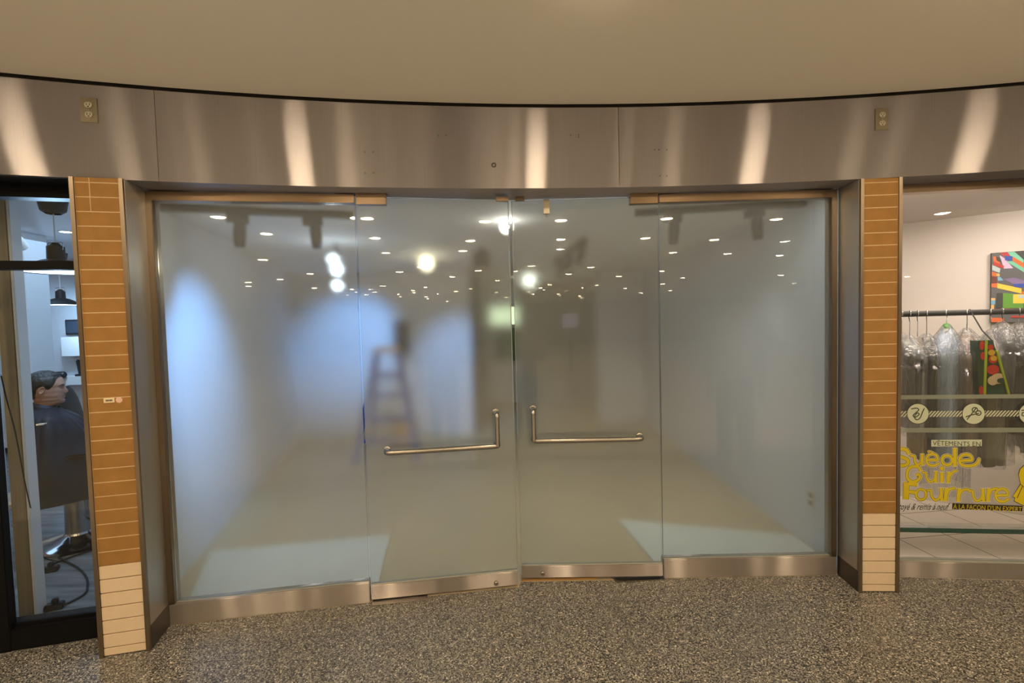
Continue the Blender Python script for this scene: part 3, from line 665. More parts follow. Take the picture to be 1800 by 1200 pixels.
# hatched band with three sewing icons
t = on_win('icon_band', 'hatched window band with round needle and scissors icons', 'window picture')
bm = bmesh.new(); zt, zb = dc(500, 210)[1], dc(500, 262)[1]; u = 0.0
while u < RL - .05:
    flat(bm, [(u + .03, zt), (u + .041, zt), (u + .011, zb), (u, zb)], .0214); u += .0185
obj('hatching', bm, M['hatch'], t)
for (cx, cy, r, strokes) in ((268, 235, 94, [[(212, 192), (255, 185), (275, 200), (250, 225), (225, 250), (245, 265), (278, 240), (262, 228), (238, 258), (250, 285), (275, 282), (292, 262)], [(292, 262), (308, 220), (322, 190)]]),
                             (757, 235, 97, [[(700, 285), (740, 235), (775, 190)], [(690, 262), (740, 245), (800, 232)], ell(768, 200, 24, 20, 10), ell(800, 228, 22, 20, 10)]),
                             (1255, 235, 97, [[(1180, 205), (1230, 200)], [(1185, 225), (1230, 225), (1230, 250), (1185, 250), (1185, 225)]])):
    bm = bmesh.new(); flat(bm, [dc(cx + (r + 5) * math.cos(2 * PI * i / 40), cy + (r + 5) * .93 * math.sin(2 * PI * i / 40)) for i in range(40)], .0210, 1)
    flat(bm, [dc(cx + r * math.cos(2 * PI * i / 40), cy + r * .92 * math.sin(2 * PI * i / 40)) for i in range(40)], .0206, 0)
    d_ = obj('icon_disc', bm, [M['label'], M['ink']], t)
    bm = bmesh.new()
    for s in strokes: ribbon(bm, s, 9, .0201, 0)
    obj('icon_drawing', bm, M['ink'], d_)

# ------------------------------------------------------------------ downlights of the concourse (seen mirrored in the glass)
def make_downlight():
    t = thing('ceiling_downlight', 'round recessed downlight in the concourse ceiling, mirrored in the shop glass', 'ceiling light', (0, 0, 2.862), 0, 'concourse downlights')
    obj('trim_ring', Lathe([(.092, 0), (.090, -.005), (.078, -.007), (.074, -.003)], 28), M['can'], t)
    obj('lens', Lathe([(.074, -.004), (.06, -.010), (.035, -.014), (.001, -.016)], 28), M['lens'], t)
    return t
spots = [(-2.55, 1.07), (-1.15, 1.50), (.37, 1.74), (1.87, 1.68), (3.2, 1.48), (-2.28, -.28), (-.85, -.04), (.52, 0), (1.89, -.05), (3.36, -.29), (-1.96, -1.21), (-.77, -1.3), (.6, -1.36), (1.9, -1.5), (3.18, -1.79), (4.51, -2.19),
 (.66, -2.35), (4.15, -3.55), (5.44, -4.06), (2.96, -3.16), (-.6, -2.7), (-4.0, -.9), (4.75, -.8), (-3.9, .5), (4.6, 1.0)] + \
 [(-0.24, -5.69), (0.16, -4.69), (-0.97, -11.12), (-0.57, -9.76), (0.51, -11.8), (0.8, -10.3), (0.05, -13.92), (1.64, -13.96), (1.39, -16.03), (2.67, -18.51), (2.17, -12.5), (1.15, -6.81), (2.5, -11.13), (1.55, -5.32), (2.68, -7.94), (3.95, -13.36), (5.49, -17.4), (-0.82, -12.58), (-1.15, -14.08), (0.25, -15.76), (0.65, -13.12), (1.63, -17.81), (2.99, -20.69), (3.8, -6.67), (5.13, -9.0), (5.24, -11.47), (6.85, -15.73), (8.19, -9.08), (10.9, -13.11), (-2.43, -3.81), (-1.85, -6.16), (-2.67, -7.57), (-3.55, -8.48), (-3.8, -9.79), (-2.08, -10.49)]
dl = make_downlight()
for i, (x, y) in enumerate(spots):
    o = dl if i == 0 else copy_tree(dl)
    o.location = (x, y, 2.862)
    if y < -3.7: o.scale = (1.12, 1.12, 1.12)
    if y > .9:                                                    # the dimmer ring next to the metal band
        ln = [c for c in o.children if c.name.startswith('lens')][0]; ln.data = ln.data.copy(); ln.data.materials[0] = M['lensr']

# ------------------------------------------------------------------ things inside the empty shop
def track(name, label, a, b, heads, z=2.42):
    loc, rz_ = frame(a, b); L = math.hypot(b[0] - a[0], b[1] - a[1]); t = thing(name, label, 'track light', (loc[0], loc[1], z), rz_)
    obj('rail', Box(0, L, -.018, .018, -.045, 0), M['trackm'], t)
    for u, tilt, ln in heads:
        h = obj('lamp_head', Lathe([(.012, .005), (.036, 0), (.038, -.05), (.034, -.13), (.028, -.15)], 18, closed=True), M['trackm'], t, smooth=40); h.location = (u, 0, -.105); h.rotation_euler = (tilt[0], tilt[1], 0)
        a_ = obj('adapter', Box(-.075, .05, -.02, .02, .005, .062), M['trackm'], h)
    return t
for x_, y_, l_, a_, lab in ((-1.42, 2.79, .8, .16, 'pane next to the barber shop'), (-.43, 2.885, .7, .14, 'ajar door'), (.46, 3.0, .7, -.02, 'closed door'), (1.45, 3.05, .8, 0, 'pane next to the clothes shop')):
    t = thing('fill_strip', 'added fill light strip hidden above the ' + lab, 'fill strip', (x_, y_, 2.42), a_); obj('fill_housing', Box(-l_ / 2, l_ / 2, -.03, .03, -.006, 0), M['can'], t); obj('end_cap', Box(l_ / 2, l_ / 2 + .01, -.032, .032, -.010, 0), M['trackm'], t)  # made-up housings for the added fill lights
track('track_light', 'dark two lamp ceiling track behind the pane next to the barber shop', (-2.14, 2.955), (-1.067, 3.315), ((.43, (0, .05), 1), (.88, (0, -.05), 1)))
track('track_light', 'dark two lamp ceiling track behind the pane next to the clothes shop', (.911, 3.46), (2.03, 3.29), ((.27, (0, .05), 1), (.82, (.1, -.1), 1)))
track('track_light', 'dark three lamp ceiling track running into the depth behind the closed door', (.72, 4.55), (.60, 6.3), ((.15, (.3, .3), 1), (.75, (.3, .2), 1), (1.35, (.2, .3), 1)))
def lamp(label, x, y, z, m, r=.04):
    t = thing('ceiling_lamp', label, 'lamp', (x, y, 2.42)); d = 2.42 - z
    obj('stem', Tube([(0, 0, 0), (0, 0, -d + r)], .01, 8), M['trackm'], t)
    obj('bulb', Lathe([(r * math.sin(a) + .0005, -d + r * math.cos(a)) for a in [PI * i / 10 for i in range(11)]], 16), M[m], t, smooth=True)
lamp('bright white lamp glowing through the glass where the two doors meet', -.02, 3.70, 2.37, 'lensw', .024)
lamp('yellow lamp glowing through the ajar frosted door', -.96, 5.5, 2.335, 'lensy', .026)
lamp('small white lamp glowing deep behind the closed door', .33, 8.4, 2.34, 'lensw', .024)
t = thing('spot_cluster', 'hanging stem of small blue white spots above the ladder', 'lamp', (-1.63, 4.5, 2.42))
obj('stem', Tube([(0, 0, 0), (0, 0, -.42)], .018, 10), M['trackm'], t)
for z in (-.155, -.235, -.262, -.40):
    b_ = obj('spot_bulb', Lathe([(.028 * math.sin(a) + .0005, .028 * math.cos(a)) for a in [PI * i / 8 for i in range(9)]], 12), M['lensc'], t, smooth=True); b_.location = (-.02 if z > -.2 else .01, -.03, z)
t = thing('ceiling_speaker', 'dark box hanging from the ceiling behind the ajar door', 'speaker', (-.30, 5.0, 2.42))
obj('bracket', Box(-.02, .02, -.02, .02, -.05, 0), M['trackm'], t); obj('cabinet', Box(-.085, .085, -.08, .08, -.20, -.05, bev=.01), M['trackm'], t)
# stepladder
t = thing('stepladder', 'blue A-frame stepladder with an orange top behind the ajar door', 'ladder', (-1.58, 6.0, 0), .12); Z = 1.36
obj('top_cap', Box(-.15, .15, -.11, .11, Z - .06, Z, bev=.01), M['orange'], t)
for s in (-1, 1):
    for f, nm in ((-1, 'front_rail'), (1, 'rear_rail')):
        bm = bmesh.new(); a = Vector((s * .13, f * .07, Z - .06)); b = Vector((s * (.36 if f < 0 else .31), f * .42, 0)); tube(bm, [a, b], .04, 4); obj(nm, bm, M['blue'], t)
for k in range(1, 5):
    zz = Z * k / 5.2; q = 1 - zz / Z; hw = .13 + .23 * q; yy = -.07 - .35 * q
    obj('step', Box(-hw, hw, yy - .045, yy + .045, zz - .018, zz + .012), M['blue'], t)
for zz in (.35, .95):
    q = 1 - zz / Z; obj('cross_bar', Box(-.13 - .18 * q, .13 + .18 * q, .07 + .35 * q - .012, .07 + .35 * q + .012, zz - .015, zz + .015), M['blue'], t)
t = thing('wall_speaker', 'tall dark speaker box on the back wall above the ladder', 'speaker', (-1.60, 7.0, 1.45))
obj('cabinet', Box(-.10, .10, -.20, -.02, -.25, .25, bev=.01), M['trackm'], t); obj('grille', Box(-.085, .085, -.205, -.199, -.23, .23), M['black'], t); obj('bracket', Box(-.03, .03, -.03, 0, -.04, .04), M['trackm'], t)
t = thing('cardboard_box', 'brown cardboard box on the floor behind the ladder', 'box', (-1.52, 6.62, 0), .1)
obj('carton', Box(-.15, .15, -.13, .13, 0, .30), M['card'], t); obj('flap', Box(-.15, .15, -.135, -.125, .24, .304), M['card'], t); obj('tape', Box(-.025, .025, -.132, .132, .298, .303), M['sticker'], t)
t = thing('lit_panel', 'pale green lit panel on the end wall behind the door gap', 'light panel', (-.14, 9.6, 1.76))
obj('housing', Box(-.30, .30, -.05, 0, -.19, .19), M['can'], t); obj('diffuser', Box(-.285, .285, -.056, -.048, -.175, .175), M['green'], t)
t = thing('notice_board', 'dark green board on the end wall under the lit panel', 'board', (-.12, 9.6, 1.18))
obj('board', Box(-.24, .24, -.03, 0, -.33, .33), M['doorg'], t); obj('board_frame', Box(-.26, .26, -.02, 0, .33, .36), M['wallg'], t)
def wall_outlet(label, loc, rz_):
    t = thing('power_outlet', label, 'outlet', loc, rz_, 'outlets inside the empty shop')
    obj('cover_plate', Box(-.04, .04, -.006, 0, -.065, .065, bev=.002), M['outlet'], t)
    for s in (-1, 1): r = obj('receptacle', Box(-.018, .018, -.009, -.005, s * .027 - .017, s * .027 + .017), M['plate'], t)
wall_outlet('double outlet low on the grey side wall next to the clothes shop', (RWX, 3.27, .35), -PI / 2)
wall_outlet('double outlet low on the blue lit side wall next to the barber shop', (LW(2.82), 2.82, .39), PI / 2 + math.atan(.26))

# ------------------------------------------------------------------ barber shop
t = thing('window_post', 'beige wood post with a pale edge just inside the barber shop window', 'post', (-2.835, 2.70, 0), .25)
obj('post_core', Box(-.045, .030, -.03, .06, 0, 2.62, bev=.006), M['post'], t); obj('edge_strip', Box(.030, .045, -.034, .05, 0, 2.62, bev=.004), M['white'], t)
def pendant(label, x, y, zb, r, zc=2.62):
    t = thing('pendant_lamp', label, 'lamp', (x, y, zb)); k = r / .19; H_ = zc - zb
    obj('ceiling_canopy', Lathe([(.045, H_ - .13), (.072, H_ - .11), (.092, H_), (.001, H_)], 24), M['blackp'], t, smooth=40)
    obj('cord', Tube([(0, 0, H_ - .13), (0, 0, .19 * k)], .004, 6), M['can'], t)
    c = obj('socket', Lathe([(.02 * k, .20 * k), (.03 * k, .185 * k), (.048 * k, .175 * k), (.05 * k, .086 * k)], 20), M['blackp'], t, smooth=40)
    if k > .9: obj('bail', Tube(round_path([(-.05, 0, .16), (-.055, 0, .215), (.055, 0, .215), (.05, 0, .16)], .02), .003, 6), M['chrome'], c)
    obj('shade', Lathe([(.05 * k, .088 * k), (.08 * k, .080 * k), (.13 * k, .055 * k), (.172 * k, .028 * k), (.19 * k, .008 * k), (.19 * k, 0), (.183 * k, .003 * k), (.165 * k, .024 * k), (.12 * k, .048 * k)], 32), M['blackp'], t, smooth=40)
    obj('diffuser', Lathe([(.182 * k, .006 * k), (.001, .003 * k)], 32), M['glow'], t)
pendant('large black pendant lamp hanging just behind the barber shop window', -3.24, 3.42, 2.075, .20)
pendant('smaller black pendant lamp deeper in the barber shop', -5.52, 5.85, 1.985, .185)
t = thing('recessed_spot', 'bright recessed spot in the barber shop ceiling beside the pendant cord', 'ceiling light', (-4.27, 4.62, 2.62))
obj('trim_ring', Lathe([(.06, 0), (.055, -.008), (.045, -.008)], 20), M['can'], t); obj('lens', Lathe([(.046, -.006), (.001, -.012)], 20), M['lensc'], t)
t = thing('ceiling_spotlight', 'small white spotlight on the barber shop ceiling near the white pillar', 'spotlight', (-4.55, 4.45, 2.62))
obj('mount', Tube([(0, 0, 0), (0, 0, -.10)], .012, 8), M['can'], t); o = obj('lamp_can', Lathe([(.03, .07), (.045, .05), (.05, -.06), (.04, -.055)], 18, closed=True), M['can'], t, smooth=40); o.location = (0, 0, -.13); o.rotation_euler = (.9, .9, 0)
t = thing('white_pillar', 'square white pillar inside the barber shop behind the seated man', 'pillar', (-4.80, 4.72, 0), kind='structure')
obj('pillar_core', Box(-.13, .13, -.12, .12, 0, 2.62, bev=.004), M['white'], t)
# shelving
t = thing('shelf_unit', 'white wall shelving with open compartments in the barber shop', 'shelving', (-6.82, 6.9, 0))
obj('back_panel', Box(-.6, .5, -.02, 0, .1, 2.3), M['bwall'], t); obj('base_cabinet', Box(-.6, .5, -.40, -.02, .08, 1.08, bev=.004), M['white'], t)
for z in (1.50, 1.86, 2.24): obj('shelf', Box(-.6, .5, -.30, -.02, z, z + .03), M['white'], t)
obj('cupboard', Box(-.1, .5, -.32, -.02, 1.53, 1.70), M['white'], t); obj('side_panel', Box(-.62, -.6, -.40, 0, .08, 2.3), M['white'], t)
for x, h_, r, lab in ((-.12, .16, .035, 'white bottle standing on the barber shop counter'), (-.02, .055, .09, 'folded pale towel on the barber shop counter')):
    q = thing('bottle' if h_ > .1 else 'towel', lab, 'bottle' if h_ > .1 else 'towel', (-6.82 + x, 6.62, 1.08))
    if h_ > .1: obj('bottle_body', Lathe([(r, 0), (r, h_ * .7), (r * .4, h_ * .85), (r * .4, h_ * .9)], 14, closed=True), M['white'], q, smooth=40); obj('pump', Tube([(0, 0, h_ * .9), (0, 0, h_ * 1.15), (.03, 0, h_ * 1.15)], .006, 6), M['can'], q)
    else: obj('folded_cloth', Box(-r, r, -.07, .07, 0, h_, bev=.02), M['can'], q)
q = thing('tray', 'black tray on the barber shop counter beside the towel', 'tray', (-6.60, 6.62, 1.08)); obj('tray_dish', Box(-.10, .12, -.08, .08, 0, .03, bev=.008), M['blackp'], q); obj('tray_rim', Box(-.10, .12, -.082, -.076, .025, .036), M['black'], q)
t = thing('wall_screen', 'dark framed screen high on the grey barber shop wall', 'screen', (-5.82, 6.42, 1.72)); obj('screen_frame', Box(-.16, .22, -.05, 0, -.10, .10, bev=.006), M['trackm'], t); obj('display', Box(-.14, .20, -.053, -.047, -.08, .08), plain('screen_glass', (.05, .07, .10), .08), t)
t = thing('wall_cabinet', 'small white wall cabinet under the screen in the barber shop', 'cabinet', (-5.78, 6.42, 1.47)); obj('cabinet_body', Box(-.15, .2, -.16, 0, -.135, .12, bev=.003), M['wallg'], t); obj('cabinet_door', Box(-.148, .198, -.175, -.161, -.133, .118, bev=.002), M['white'], t)
t = thing('tool_shelf', 'white wall shelf holding barber tools', 'shelf', (-5.78, 6.42, 1.05)); obj('shelf_board', Box(-.25, .25, -.20, 0, -.02, .02), M['white'], t); obj('front_lip', Box(-.25, .25, -.205, -.19, -.09, .02), M['white'], t)
t = thing('hair_clipper', 'dark upright hair clipper on the barber tool shelf', 'clipper', (-5.73, 6.30, 1.07)); o = obj('clipper_body', Box(-.028, .028, -.025, .025, .01, .22, bev=.012), M['blackp'], t); o.rotation_euler = (0, -.15, 0); obj('charging_stand', Box(-.06, .06, -.05, .05, 0, .025, bev=.008), M['blackp'], t); o = obj('blade', Box(-.022, .022, -.012, .012, .215, .235), M['chrome'], t); o.rotation_euler = (0, -.15, 0)
t = thing('hair_dryer', 'black hair dryer hanging at the end of the barber tool shelf', 'hair dryer', (-5.92, 6.18, 1.06)); o = obj('barrel', Lathe([(.03, -.1), (.042, -.06), (.045, .06), (.03, .08)], 16, closed=True), M['blackp'], t, smooth=40); o.rotation_euler = (0, PI / 2, 0); o.location = (0, 0, .04); obj('dryer_handle', Box(-.02, .02, -.018, .018, -.16, .02, bev=.008), M['blackp'], t)

# barber chairs
def barber_chair(label, loc, rz_):
    t = thing('barber_chair', label, 'barber chair', loc, rz_)
    obj('base_disc', Lathe([(.30, 0), (.30, .012), (.27, .03), (.16, .05), (.09, .075), (.085, .09)], 40, closed=True), M['chrome'], t, smooth=35)
    c = obj('pedestal', Lathe([(.085, .08), (.08, .10), (.075, .40), (.11, .42)], 28, closed=True), M['satin'], t, smooth=40); obj('pump_lever', Tube(round_path([(.07, .0, .16), (.16, -.10, .20), (.22, -.16, .19)], .05), .010, 8), M['chrome'], c)
    obj('seat', Box(-.24, .26, -.25, .25, .42, .56, bev=.035), M['leather'], t)
    bm = bmesh.new(); rings = []
    for z, hw, d, dx in ((.52, .22, .05, -.20), (.70, .24, .06, -.235), (.90, .25, .055, -.27), (1.0, .24, .045, -.285), (1.08, .17, .04, -.295), (1.13, .08, .03, -.30)):
        rings.append([(dx + d * math.cos(a) * (1 if math.cos(a) > 0 else .8), hw * math.copysign(abs(math.sin(a)) ** .6, math.sin(a)), z) for a in [2 * PI * i / 20 for i in range(20)]])
    loft(bm, rings); obj('backrest', bm, M['leather'], t, smooth=60)
    for s in (-1, 1):
        a = obj('armrest', Box(-.22, .20, s * .28 - .035, s * .28 + .035, .70, .745, bev=.015), M['leather'], t); obj('arm_support', Tube(round_path([(.12, s * .27, .50), (.17, s * .28, .60), (.12, s * .28, .71)], .05), .014, 8), M['chrome'], a)
    f = obj('footrest', Tube(round_path([(.20, -.16, .44), (.46, -.16, .20), (.60, -.16, .17), (.60, .16, .17), (.46, .16, .20), (.20, .16, .44)], .05), .011, 8), M['chrome'], t, smooth=60)
    obj('foot_plate', Box(.46, .58, -.14, .14, .165, .18, bev=.004), M['satin'], f)
    return t
CH = (-3.45, 3.68, 0); CR = math.radians(36)
barber_chair('chrome based barber chair under the seated man', CH, CR)
barber_chair('empty black barber chair deeper in the shop, in front of the tool shelf', (-4.10, 4.72, 0), math.radians(25))

# seated customer
def interp(T, t):
    for (a, va), (b, vb) in zip(T, T[1:]):
        if a <= t <= b:
            k = (t - a) / (b - a); k = k * k * (3 - 2 * k) if b > -.2 else k; return va + (vb - va) * k
    return T[0][1] if t < T[0][0] else T[-1][1]
HF = [(-3.0, .45), (-2.4, .46), (-1.6, .40), (-.95, .34), (-.75, .26), (-.58, .16), (-.42, .10), (-.15, .11), (-.05, .17), (-.012, .31), (.02, .372), (.08, .395), (.15, .395), (.22, .402), (.30, .405), (.40, .405), (.50, .398), (.57, .415), (.65, .412), (.75, .385), (.86, .30), (.94, .18), (.985, .06), (1.0, 0)]
HB = [(-3.0, -.52), (-2.4, -.54), (-1.6, -.52), (-.95, -.48), (-.75, -.44), (-.58, -.38), (-.42, -.32), (-.15, -.28), (.05, -.28), (.2, -.30), (.35, -.37), (.5, -.425), (.65, -.44), (.78, -.42), (.88, -.34), (.95, -.22), (.985, -.11), (1.0, 0)]
HW = [(-3.0, .72), (-2.4, .70), (-1.6, .74), (-.95, .86), (-.75, .84), (-.58, .58), (-.42, .27), (-.15, .225), (-.02, .24), (.06, .26), (.15, .29), (.3, .315), (.45, .33), (.6, .345), (.72, .335), (.84, .275), (.93, .18), (.985, .08), (1.0, 0)]
gs = lambda x, s: math.exp(-(x / s) ** 2)
def head_pt(t, a, h, grow=0):
    f, b, w_ = interp(HF, t), interp(HB, t), interp(HW, t); cx = (f + b) / 2; A = (f - b) / 2 + grow; w_ += grow
    ca, sa = math.cos(a), math.sin(a)
    x = cx + A * math.copysign(abs(ca) ** .92, ca); y = w_ * math.copysign(abs(sa) ** .92, sa)
    if t > -.05 and ca > 0 and not grow:
        aa = math.atan2(math.sin(a), math.cos(a))
        nose = interp([(.255, 0), (.285, .035), (.33, .085), (.38, .080), (.46, .045), (.54, .012), (.6, 0)], t)
        x += nose * gs(aa, .19) + .020 * gs(aa, .28) * gs(t - .25, .026) + .018 * gs(aa, .26) * gs(t - .19, .026) - .012 * gs(aa, .32) * gs(t - .222, .010) - .010 * gs(aa, .3) * gs(t - .135, .03)
        x += .018 * gs(aa, .36) * gs(t - .05, .05)
        x -= .035 * (gs(aa - .42, .17) + gs(aa + .42, .17)) * gs(t - .495, .05)
        x += .018 * (gs(aa - .42, .25) + gs(aa + .42, .25)) * gs(t - .575, .035)
        x += .012 * (gs(aa - .75, .3) + gs(aa + .75, .3)) * gs(t - .40, .08)
    return Vector((x * h, y * h, t * h))
def hairline(a):
    a = abs(math.atan2(math.sin(a), math.cos(a)))
    return interp([(0, .80), (.55, .80), (.85, .74), (1.05, .60), (1.2, .50), (1.38, .44), (1.55, .52), (1.75, .57), (1.95, .46), (2.15, .32), (2.5, .20), (PI, .16)], a)
def figure_head(t, h, off, low, limbs, voxel=None):
    """body surface from crown to hips with ears, plus hair, eyes, brows and lips as children"""
    n = 64; ts = low + [-.42, -.3, -.2, -.12, -.06, -.03, 0] + [i / 60 for i in range(1, 60)] + [.993]
    bm = bmesh.new(); loft(bm, [[head_pt(tt, 2 * PI * i / n, h) + off for i in range(n)] for tt in ts])
    for s in (-1, 1):                                            # ears
        R_ = []
        for d, q in ((-.03, .8), (0, 1.0), (.022, 1.0), (.034, .86), (.022, .70), (.008, .45), (.012, .2)):
            R_.append([off + Vector((-.045 * h + q * .080 * h * math.cos(a) * (1 if math.cos(a) < 0 else .75) + .025 * h * math.sin(a), s * (.333 + d) * h, (.445 + q * (.12 if math.sin(a) > 0 else .105) * math.sin(a)) * h)) for a in [2 * PI * i / 18 for i in range(18)]])
        loft(bm, R_)
    if limbs: limbs(bm)
    body = obj('body', bm, M['skin'], t, smooth=True)
    if voxel: md = body.modifiers.new('remesh', 'REMESH'); md.mode = 'VOXEL'; md.voxel_size = voxel; md.use_smooth_shade = True
    n = 160; bm = bmesh.new(); nz = 30; R_ = []; hl_ = [hairline(2 * PI * i / n) for i in range(n)]
    for q in range(6): hl_ = [(hl_[i - 1] + hl_[i] * 2 + hl_[(i + 1) % n]) / 4 for i in range(n)]
    for j in range(nz + 1):
        rg = []
        for i in range(n):
            a = 2 * PI * i / n; lo_ = hl_[i]; tt = lo_ + (.990 - lo_) * (j / nz); g = .003 + .032 * min(1, (tt - lo_) / .16)
            p = head_pt(tt, a, h, g); p.z += g * .8 * h if tt > .75 else 0
            p += Vector((0, 0, .0022 * math.sin(i * .9 + 3 * math.sin(j * .5)))) if j > 2 else Vector((0, 0, .001 * math.sin(i * 2.1))); rg.append(p + off)
        R_.append(rg)
    bm_r = [[bm.verts.new(p) for p in rg] for rg in R_]
    for A_, B_ in zip(bm_r, bm_r[1:]):
        for i in range(n): bm.faces.new((A_[i], A_[(i + 1) % n], B_[(i + 1) % n], B_[i]))
    bm.faces.new(bm_r[-1])
    obj('hair', bm, M['hair'], t, smooth=True)
    for s in (-1, 1):
        c = head_pt(.492, s * .42, h) + off; e = obj('eye', Lathe([(.0105 * math.sin(a) + .0002, .0105 * math.cos(a)) for a in [PI * i / 10 for i in range(11)]], 14), M['eye'], t, smooth=True); e.location = c - Vector((.0082, s * .003, 0))
        ir = obj('iris', Lathe([(.0048, 0), (.004, .0015), (.0005, .002)], 12), M['iris'], e); ir.location = (.0092, s * .0015, 0); ir.rotation_euler = (0, PI / 2, 0)
        b_ = bmesh.new(); tube(b_, [head_pt(.552 + .014 * math.sin(k * .8), s * (.2 + k * .11), h) + off + Vector((.001, 0, .004)) for k in range(5)], [.0015, .003, .0035, .003, .0012], 6); obj('eyebrow', b_, M['hair'], t)
        b_ = bmesh.new(); tube(b_, [head_pt(.515 - .006 * abs(k - 2), s * (.30 + k * .06), h) + off + Vector((-.0005, 0, 0)) for k in range(5)], [.001, .0025, .003, .0025, .001], 6); obj('eyelid', b_, M['skin'], t)
    bm = bmesh.new(); tube(bm, [head_pt(.225, a * .08, h) + off + Vector((-.001, 0, 0)) for a in range(-3, 4)], [.0008, .0028, .0036, .0038, .0036, .0028, .0008], 6); obj('lips', bm, M['lip'], t)
    return body
def standing(name_label, loc, rz_, shirt, raise_arms):
    t = thing('person', name_label, 'person', loc, rz_); h = .235; off = Vector((0, 0, 1.485))
    arms = {}
    for s in (-1, 1):
        if raise_arms: arms[s] = [(-.03, s * .19, 1.40), (.02, s * .27, 1.14), (.22, s * .13, 1.50), (.25, s * .105, 1.60)]
        else: arms[s] = [(-.03, s * .19, 1.40), (-.03, s * .255, 1.10), (.06, s * .25, .86), (.075, s * .245, .80)]
    legs = {s: [(-.02, s * .09, .93), (.01, s * .10, .50), (-.03, s * .105, .09)] for s in (-1, 1)}
    def limbs(bm):
        for s in (-1, 1):
            tube(bm, arms[s][:3], [.05, .042, .028], 12); tube(bm, legs[s], [.085, .055, .038], 12)
            w0, w1 = Vector(arms[s][2]), Vector(arms[s][3]); d = (w1 - w0).normalized(); side = Vector((1, 0, 0)) if not raise_arms else Vector((0, -s, 0)); side = (side - d * side.dot(d)).normalized(); pal = w0 + d * .085
            tube(bm, [w0 - d * .02, w0 + d * .03, pal], [.026, .036, .034], 12)
            for k in range(4):
                b0 = pal + side * (.027 - .018 * k); ln = (.068, .078, .072, .056)[k]; cu = d.cross(side) * (.014 * s)
                tube(bm, [b0 - d * .015, b0 + d * ln * .5 + cu * .3, b0 + d * ln + cu], [.0095, .0088, .007], 8)
            tube(bm, [w0 + d * .02 + side * .02, w0 + d * .055 + side * .05, w0 + d * .095 + side * .055], [.013, .0105, .008], 8)
    figure_head(t, h, off, [-2.55, -2.0, -1.6, -1.2, -.95, -.8, -.7, -.6, -.5], limbs, .009)
    bm = bmesh.new(); el = lambda cx, a_, b_, z: [(cx + a_ * math.cos(q), b_ * math.copysign(abs(math.sin(q)) ** .85, math.sin(q)), z) for q in [2 * PI * i / 36 for i in range(36)]]
    loft(bm, [el(-.03, .135, .185, .90), el(-.025, .132, .185, 1.0), el(-.02, .130, .19, 1.15), el(-.02, .128, .205, 1.28), el(-.025, .115, .215, 1.36), el(-.03, .085, .17, 1.42), el(-.035, .068, .085, 1.455)])
    for s in (-1, 1): tube(bm, [Vector(arms[s][0]) + Vector((0, -s * .03, .0)), Vector(arms[s][0]), Vector(arms[s][1]), Vector(arms[s][1]).lerp(Vector(arms[s][2]), .35)], [.07, .072, .058, .055], 14)
    o = obj('striped_shirt', bm, shirt, t, smooth=True); md = o.modifiers.new('remesh', 'REMESH'); md.mode = 'VOXEL'; md.voxel_size = .011; md.use_smooth_shade = True
    bm = bmesh.new(); loft(bm, [el(-.03, .14, .175, 1.0), el(-.03, .142, .185, .92), el(-.03, .135, .185, .82)])
    for s in (-1, 1): tube(bm, [Vector(legs[s][0]) - Vector((0, 0, .02)), Vector(legs[s][0]) - Vector((0, 0, .15)), legs[s][1], (legs[s][2][0], legs[s][2][1], .05)], [.10, .10, .078, .068], 14)
    o = obj('trousers', bm, M['trouser'], t, smooth=True); md = o.modifiers.new('remesh', 'REMESH'); md.mode = 'VOXEL'; md.voxel_size = .011; md.use_smooth_shade = True
    for s in (-1, 1):
        bm = bmesh.new(); loft(bm, [[(x, s * .105 + w_ * math.sin(q), hh * (1 + math.cos(q)) / 2) for q in [2 * PI * i / 14 for i in range(14)]] for x, w_, hh in ((-.11, .03, .07), (-.07, .042, .10), (0, .045, .095), (.08, .05, .065), (.15, .04, .045), (.18, .02, .03))]); obj('shoe', bm, M['shoe'], t, smooth=60)
    return t
def stripe_mat():
    m, nt, b = mat('striped_cloth'); tc = N(nt, 'ShaderNodeTexCoord'); wv = N(nt, 'ShaderNodeTexWave', bands_direction='Z'); wv.inputs['Scale'].default_value = 16
    nt.links.new(tc.outputs['Object'], wv.inputs['Vector']); cr = N(nt, 'ShaderNodeValToRGB'); cr.color_ramp.interpolation = 'CONSTANT'
    cr.color_ramp.elements[0].color = (.62, .60, .55, 1); cr.color_ramp.elements[1].position = .45; cr.color_ramp.elements[1].color = (.10, .10, .11, 1)
    nt.links.new(wv.outputs['Fac'], cr.inputs[0]); nt.links.new(cr.outputs[0], b.inputs['Base Color']); b.inputs['Roughness'].default_value = .8
    return m
M['stripe'] = stripe_mat()
standing('person in a striped shirt holding a phone up, mirrored in both frosted doors', (0, -.34, 0), PI / 2, M['stripe'], True)
standing('person in a striped shirt and dark trousers, mirrored in the plain grey pane', (2.3, .88, 0), PI * .62, M['stripe'], False)
t = thing('phone', 'dark phone held up towards the shop front', 'phone', (0, -.03, 1.645)); obj('phone_body', Box(-.08, .08, -.008, 0, -.038, .038, bev=.003), M['blackp'], t); obj('phone_display', Box(-.076, .076, -.009, -.0078, -.035, .035), M['trackm'], t)
